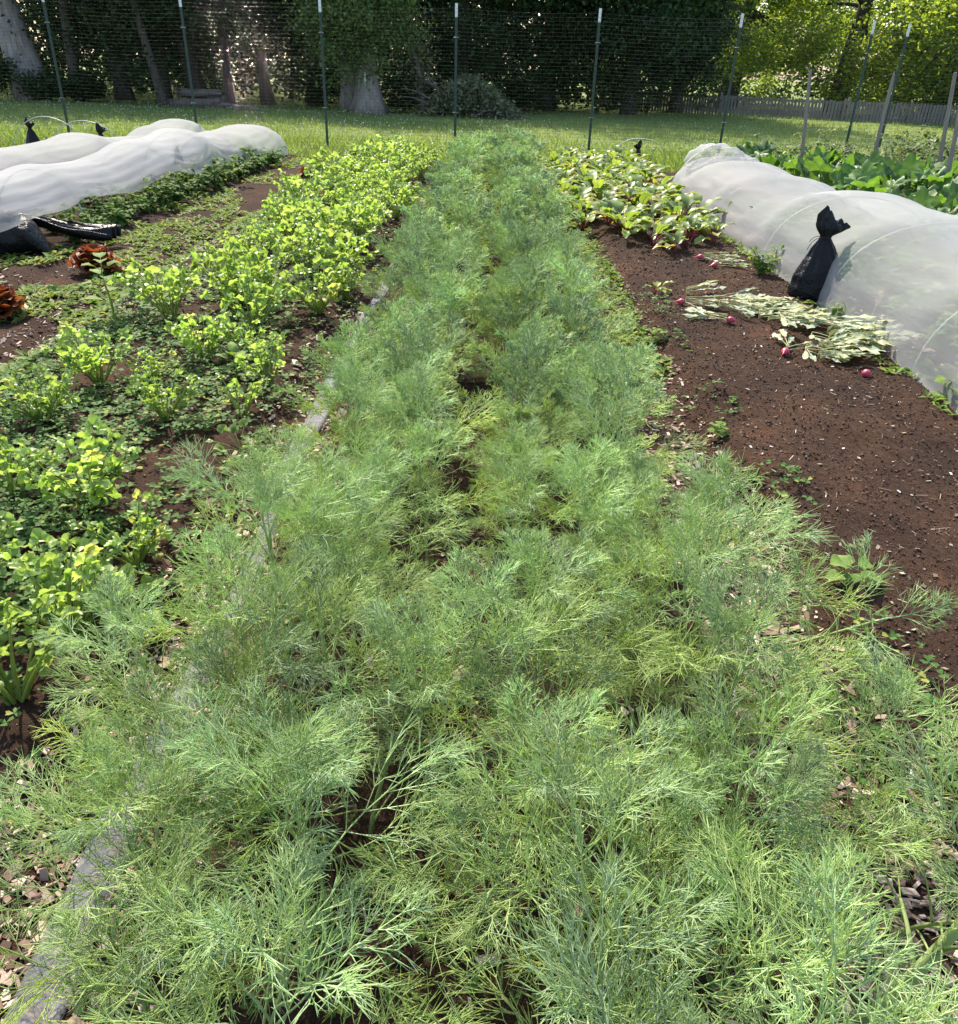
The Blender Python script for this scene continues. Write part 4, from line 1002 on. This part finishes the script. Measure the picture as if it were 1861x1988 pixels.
for z in np.arange(.02, 2.32, .056):
    pts = []
    for u in us:
        x, y = netpt(u); pts.append((x, y + .012 * math.sin(u * 9 + z * 3), z - .05 - .03 * math.sin(PI * (u % 1)) * (z / 2.3)))
    tube(mb, pts, .0011, 8, False)
tot = 0; xsn = []
for i in range(len(PX) - 1):
    L = math.dist(PX[i], PX[i + 1]); n = int(L / .052)
    for k in range(n):
        x, y = netpt(i + k / n); P0.append((x, y - .003, -.05)); P1.append((x, y - .003, 2.25))
segs_to_tubes(mb, P0, P1, .0004, .0004, 3)
tag(mb.build('deer_netting', M['net']), 'fine black deer netting stretched between the green posts', 'netting')

# wooden stakes
for k, (px_, py_, ptx, pty, yy, lb) in enumerate([(1560, 285, 1575, 135, 14.0, 'upright weathered wooden stake at the left end of the brambles'), (1698, 300, 1738, 137, 14.0, 'leaning wooden stake with a split pointed top in the brambles'), (1826, 310, 1856, 140, 12.6, 'weathered wooden stake at the right frame edge'), (1845, 320, 1872, 180, 11.4, 'nearest leaning wooden stake cut by the right frame edge')]):
    def ray(px__, py__, Y_):
        d = _F * FPX + _RR * (px__ - PW / 2) - _UU * (py__ - PH / 2); s = Y_ / d.y; return np.array([d.x * s, Y_, CAM_H + d.z * s])
    a = ray(px_, py_, yy); t_ = ray(ptx, pty, yy); dr = nrm(t_ - a); a = a - dr * (a[2] + .05) / dr[2]
    pts = [a + (t_ - a) * f for f in (0, .3, .6, .93, 1)]; mb = MB(); tube(mb, pts, [.031, .030, .029, .027, .008 if k % 2 else .024], 5); tag(mb.build('wooden_stake', M['wood_grey'], smooth=False), lb, 'stake', 'wooden stakes in the brambles')

# ================================================================== BACKGROUND
def picket(pts, h, lab):
    root = empty('picket_fence', (pts[0][0], pts[0][1], 0)); tag(root, lab, 'fence'); o0 = np.array([pts[0][0], pts[0][1], 0]); rg = np.random.RandomState(3)
    bd = MB(); rl = MB()
    for a, b_ in zip(pts[:-1], pts[1:]):
        a = np.array([*a, 0.]); b_ = np.array([*b_, 0.]); L = np.linalg.norm(b_ - a); d = (b_ - a) / L; q = np.stack([d, np.cross((0, 0, 1), d), (0, 0, 1)], 1); n = int(L / .125)
        for k in range(n):
            p = a + d * (k + .5) * .125; hh = h * rg.uniform(.94, 1.03); box(bd, p - o0 + (0, 0, hh / 2 - .06), (rg.uniform(.085, .108), .018, hh), q @ ry_m(rg.normal(0, .012)))
        for z in (.18, h * .8): box(rl, (a + b_) / 2 - o0 + q[:, 1] * .05 + (0, 0, z), (L, .04, .07), q)
        for k in range(int(L / 2.3) + 1):
            pb = MB(); p = a + d * k * 2.3; box(pb, p - o0 + q[:, 1] * -.06 + (0, 0, h * .55 - .06), (.09, .09, h * 1.1 + (.12 if k % 3 == 0 else 0)), q); pb.build('post', M['wood_fence'], root, smooth=False)
    bd.build('pickets', M['wood_fence'], root, smooth=False); rl.build('rails', M['wood_fence'], root, smooth=False)
picket([(4.6, 38.6), (9.0, 35.6), (13.5, 34.2), (26, 33.4)], .70, 'low weathered grey picket fence along the far right of the lawn')

def trunk(mb, p0, p1, r0, r1, seed, flare=.0, sides=14, bend=.15):
    rg = np.random.RandomState(seed); p0 = np.array(p0, float); p1 = np.array(p1, float); n = 14; L = np.linalg.norm(p1 - p0)
    pts = np.array([p0 + (p1 - p0) * k / n + np.array([math.sin(k * .7 + seed), math.cos(k * .5 + seed), 0]) * bend * .12 * min(1, k / 3) for k in range(n + 1)])
    rad = np.array([r0 + (r1 - r0) * k / n + flare * math.exp(-(k * L / n) / .45) for k in range(n + 1)])
    tube(mb, pts, rad, sides, True, wob=lambda u, th: .10 * fbm(th * 1.3 + seed, u * 9, 3) * 2 + .16 * max(0, .25 - u) * 4 * math.sin(5 * th + seed) * (1 if flare else .2)); return pts
def limbs(mb, base, tips, r):
    for t in tips:
        b0 = np.array(base); m_ = (b0 + t) / 2 + np.array([0, 0, .25]); q = np.array([(1 - s) ** 2 * b0 + 2 * s * (1 - s) * m_ + s * s * np.array(t) for s in np.linspace(0, 1, 7)]); tube(mb, q, np.linspace(r, r * .18, 7), 6, False)
def make_crown(seed, c, rad, clusters, per, size, mat, spread=.5, hang=0.0, shell=.55, flat=.5, droop=0.0):
    rg = np.random.RandomState(seed); mb = MB(); d = nrm(rg.normal(size=(clusters, 3))); rr = (shell + (1 - shell) * rg.rand(clusters)) ** .8
    cen = np.array(c) + d * rr[:, None] * np.array(rad) * (1 + .25 * rg.normal(size=(clusters, 1)) * .6)
    P = np.repeat(cen, per, 0) + rg.normal(size=(clusters * per, 3)) * np.array((spread, spread, spread * .6)) * np.repeat(rg.uniform(.6, 1.3, clusters), per)[:, None]
    if droop: P[:, 2] -= droop * np.linalg.norm((P - np.array(c))[:, :2] / np.array(rad)[:2], axis=1) ** 2
    P = P[P[:, 2] > .12]; diamonds(mb, P, size, rg, flat, .62, hang=hang); return mb.mesh('crown', mat), cen
def tree(name, lab, loc, trunks, c, rad, clusters, per, size, mat, bark, seed, spread=.5, hang=0, flare=0, droop=0, shell=.55, nl=7, grp='trees behind the garden'):
    root = empty(name, loc); tag(root, lab, 'tree', grp)
    cm, cen = make_crown(seed, c, rad, clusters, per, size, mat, spread, hang, shell, droop=droop)
    for k, (p0, p1, r0, r1) in enumerate(trunks):
        mb = MB(); pts = trunk(mb, p0, p1, r0, r1, seed + k, flare)
        rg = np.random.RandomState(seed + 50); lo = cen[rg.permutation(len(cen))[:nl]]; limbs(mb, pts[9], lo, r1 * .55)
        mb.build('trunk', bark, root)
    part('crown', cm, root); return root
# the two grey cedars with flared trunks
tree('cedar_tree', 'cedar with a thick grey flared trunk and a pale scar, left of the brush pile', (-4.0, 28.4, -.06), [((0, 0, 0), (-.15, .1, 6.5), .34, .16)], (-.25, -.35, 3.75), (1.75, 1.5, 2.7), 170, 150, .12, M['leaf_cedar'], M['bark'], 21, .42, .4, .28)
tree('cedar_tree', 'second grey cedar trunk standing close behind the flared cedar', (-4.85, 29.9, -.06), [((0, 0, 0), (-.1, .3, 6.5), .27, .14)], (-.4, .2, 4.0), (1.5, 1.5, 2.6), 110, 150, .13, M['leaf_cedar'], M['bark'], 22, .42, .4, .14)
mb = MB(); box(mb, (0, 0, 0), (.06, .05, .34), rx_m(-.07)); o = mb.build('bark_scar', M['post_white']); o.parent = [q for q in col.objects if q.get('label', '').startswith('cedar with a thick')][0]; o.location = (-.03, -.385, .98)
# leaning pine at the left frame edge
tree('pine_tree', 'huge leaning grey pine trunk at the left frame edge', (-15.1, 29.2, -.06), [((.1, 0, 0), (-1.9, .3, 8.5), .52, .34)], (-2.0, .4, 8.5), (3.6, 3, 2.6), 110, 130, .18, M['leaf_dark'], M['bark'], 23, .6, .3, .22)
# thin dark woodland trunks on the left
tl = [((-10.1, 30.6), (-1.25, 6.5), .30, 'thick dark tree leaning left behind the log pile'), ((-8.9, 30.0), (-.2, 6.5), .15, 'slim dark tree right of the log pile'), ((-10.3, 27.6), (-.9, 5.5), .13, 'thin dark tree leaning left, in front of the log pile'), ((-12.7, 30.5), (-.4, 6.8), .26, 'dark tree behind the left fence post'), ((-13.6, 29.0), (.15, 6.5), .17, 'dark tree right of the huge leaning pine'), ((-11.4, 30.8), (.2, 6.8), .22, 'dark tree between the leaning trunks'), ((-7.9, 31.0), (-.5, 6.8), .2, 'dark tree left of the glinting netting'), ((-6.3, 31.3), (.1, 6.8), .22, 'dark tree behind the glinting netting')]
for k, ((x, y), (lx, H), r0, lb) in enumerate(tl):
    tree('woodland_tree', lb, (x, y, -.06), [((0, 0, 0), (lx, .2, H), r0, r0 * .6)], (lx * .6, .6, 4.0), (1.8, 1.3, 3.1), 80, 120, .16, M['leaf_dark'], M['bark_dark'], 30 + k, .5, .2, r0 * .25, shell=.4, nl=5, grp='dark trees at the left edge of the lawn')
# evergreens at the centre
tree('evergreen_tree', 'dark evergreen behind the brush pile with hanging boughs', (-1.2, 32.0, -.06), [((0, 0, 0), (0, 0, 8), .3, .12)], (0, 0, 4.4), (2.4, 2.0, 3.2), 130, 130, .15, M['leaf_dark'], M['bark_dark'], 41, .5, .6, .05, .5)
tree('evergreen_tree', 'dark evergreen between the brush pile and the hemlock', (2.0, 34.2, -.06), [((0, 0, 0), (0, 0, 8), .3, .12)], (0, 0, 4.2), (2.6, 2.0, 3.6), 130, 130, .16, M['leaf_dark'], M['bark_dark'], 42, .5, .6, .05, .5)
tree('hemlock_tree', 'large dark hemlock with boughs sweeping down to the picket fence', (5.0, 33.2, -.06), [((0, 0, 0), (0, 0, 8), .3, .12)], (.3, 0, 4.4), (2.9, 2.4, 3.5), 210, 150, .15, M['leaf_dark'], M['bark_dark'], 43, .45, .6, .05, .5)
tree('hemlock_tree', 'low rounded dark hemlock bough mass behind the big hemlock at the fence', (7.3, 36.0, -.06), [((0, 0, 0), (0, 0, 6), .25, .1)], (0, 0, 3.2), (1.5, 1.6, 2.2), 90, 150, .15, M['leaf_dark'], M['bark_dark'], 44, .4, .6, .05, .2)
# sunlit broadleaf trees on the right
rt_ = [((11.0, 42.5), (4.2, 3, 3.6), 4.2, 'sunlit maple with a yellow green crown beside the hemlock', 51), ((15.4, 40.5), (4.0, 3, 4.0), 4.4, 'sunlit maple with a dark leaning trunk behind the picket fence', 52), ((18.0, 36.3), (3.8, 2.8, 3.2), 3.5, 'broad maple with a bright left edge hanging over the fence', 53), ((22.5, 34.5), (3.6, 3, 3.6), 4.0, 'maple at the right frame edge with drooping branches', 54), ((13.0, 50.0), (4.2, 3, 4), 5.0, 'pale sunlit tree far behind the picket fence', 55), ((20.5, 48.0), (4.5, 3, 4.5), 5.2, 'tall tree far behind the fence at the right', 56)]
for (x, y), rad, cz, lb, sd_ in rt_:
    tree('maple_tree', lb, (x, y, -.06), [((0, 0, 0), (.5, 0, cz + 2), .42, .2)], (0, 0, cz), rad, 105, 190, .18, M['leaf_mid'], M['bark_dark'], sd_, .44, .25, .12, .35, shell=.6, nl=9, grp='sunlit trees behind the picket fence')
# snag, brush pile, logs
root = empty('broken_snag', (-2.35, 29.0, -.05)); tag(root, 'thin broken tree trunk bent over beside the brush pile', 'broken tree')
mb = MB(); q = np.array([(.1, 0, 0), (.02, 0, .45), (-.05, .05, 1.0), (-.22, .05, 1.6), (-.55, .1, 2.35)]); tube(mb, q, [.13, .11, .10, .085, .05], 8)
tube(mb, [(-.05, 0, .98), (.35, -.1, .85), (.8, -.25, .62), (1.15, -.3, .35), (1.35, -.35, .1)], [.06, .055, .05, .04, .02], 7); mb.build('trunk', M['bark_mid'], root)
mb = MB(); rg = np.random.RandomState(6); P = np.array((-.1, .1, 1.3)) + rg.normal(size=(700, 3)) * (.30, .2, .65); diamonds(mb, P[P[:, 2] > .1], .13, rg, .6, .5, hang=.8); mb.build('dead_leaves', M['brush'], root)
root = empty('brush_pile', (-.75, 28.6, -.05)); tag(root, 'heap of cut leafy branches under the dark trees', 'brush pile')
mb = MB(); rg = np.random.RandomState(7); n = 9000; u = rg.uniform(-1, 1, n); hgt = 1.05 * (1 - np.abs(u) ** 2.2) * (1 - .35 * (u > .2) * u); P = np.stack([u * 1.45, rg.normal(0, .45, n), rg.rand(n) ** .8 * hgt + .03], 1); P += .12 * rg.normal(size=(n, 3)) * (1, 1, .6); diamonds(mb, P[P[:, 2] > .02], .13, rg, .7, .55, hang=.2); mb.build('leaves', M['brush'], root)
mb = MB()
for k in range(26):
    a = np.array([rg.uniform(-1.4, 1.4), rg.normal(-.35, .25), rg.uniform(.05, .7)]); tube(mb, curve_pts(a, rg.normal(size=3) * (1, .3, .5), rg.uniform(.5, 1.2), .6, 5), np.linspace(.028, .01, 6), 5)
mb.build('branches', M['bark_mid'], root)
for k, (x, y, z, L, r_, a, lb) in enumerate([(-9.5, 28.1, .1, 1.7, .15, .1, 'lowest long grey log of the log pile'), (-9.2, 28.5, .17, 1.3, .17, -.1, 'thick grey log at the back of the log pile'), (-9.35, 28.25, .38, 1.4, .13, .18, 'upper grey log resting across the log pile'), (-8.7, 28.1, .06, 1.2, .10, -.05, 'thin log lying at the right end of the log pile'), (-7.7, 27.5, .04, .9, .07, .5, 'small loose log on the grass right of the log pile')]):
    mb = MB(); tube(mb, [(-L / 2 + L * f, .05 * math.sin(f * 4), .02 * math.sin(f * 7 + k)) for f in np.linspace(0, 1, 8)], [r_ * (1 - .25 * f) for f in np.linspace(0, 1, 8)], 9); o = mb.build('log', M['bark_mid']); o.location = (x, y, z - .03); o.rotation_euler = (0, .04 * k - .08, a); tag(o, lb, 'log', 'logs in the pile')
# shrubs under the trees
for k, (x, y, r_, lb) in enumerate([(-15.9, 27.9, .9, 'dark shrub at the foot of the huge pine, at the frame edge'), (-14.2, 28.2, .6, 'low leafy shrub right of the huge pine trunk'), (-13.2, 28.8, .5, 'small shrub between the pine and the dark trunks'), (-3.0, 29.6, .9, 'dark shrub between the cedars and the broken snag'), (-5.9, 30.8, .9, 'dark shrub behind the cedars'), (1.1, 31.5, 1.0, 'dark shrub in the shade right of the brush pile'), (17.2, 35.6, 1.3, 'green shrub behind the picket fence under the maple'), (20.5, 35.2, 1.3, 'dark green shrub at the right end of the picket fence')]):
    root = empty('shrub', (x, y, -.05)); tag(root, lb, 'shrub', 'shrubs under the trees'); cm, cen = make_crown(60 + k, (0, 0, r_ * .75), (r_, r_ * .8, r_ * .7), 40, 70, .11, M['leaf_dark'] if x < 10 else M['leaf_mid'], .22, 0, .3); part('leaves', cm, root)
    mb = MB(); limbs(mb, (0, 0, 0), cen[:6], .03); mb.build('stems', M['bark_dark'], root)
# the woodland mass beyond
mb = MB(); rg = np.random.RandomState(9)
for x0, x1, y0, y1, h, n, sz in ((-36, 6, 36, 44, 18, 70000, .32), (-34, 6, 32.5, 35, 3.2, 8000, .22), (-40, 10, 45, 52, 5, 30000, .34), (6, 60, 58, 64, 4.5, 16000, .42)):
    x = rg.uniform(x0, x1, n); y = rg.uniform(y0, y1, n); z = rg.uniform(0, 1, n) ** .9 * h
    k = (vnoise(x * .5 + 3, z * .6 + y * .3) > .26); diamonds(mb, np.stack([x, y, z], 1)[k], sz, rg, .6, .65)
P0 = np.stack([rg.uniform(-30, 8, 16), rg.uniform(34, 42, 16), np.zeros(16)], 1); P1 = P0 + np.stack([rg.normal(0, .9, 16), np.zeros(16), np.full(16, 9.)], 1)
segs_to_tubes(mb, P0, P1, .11, .07, 6)
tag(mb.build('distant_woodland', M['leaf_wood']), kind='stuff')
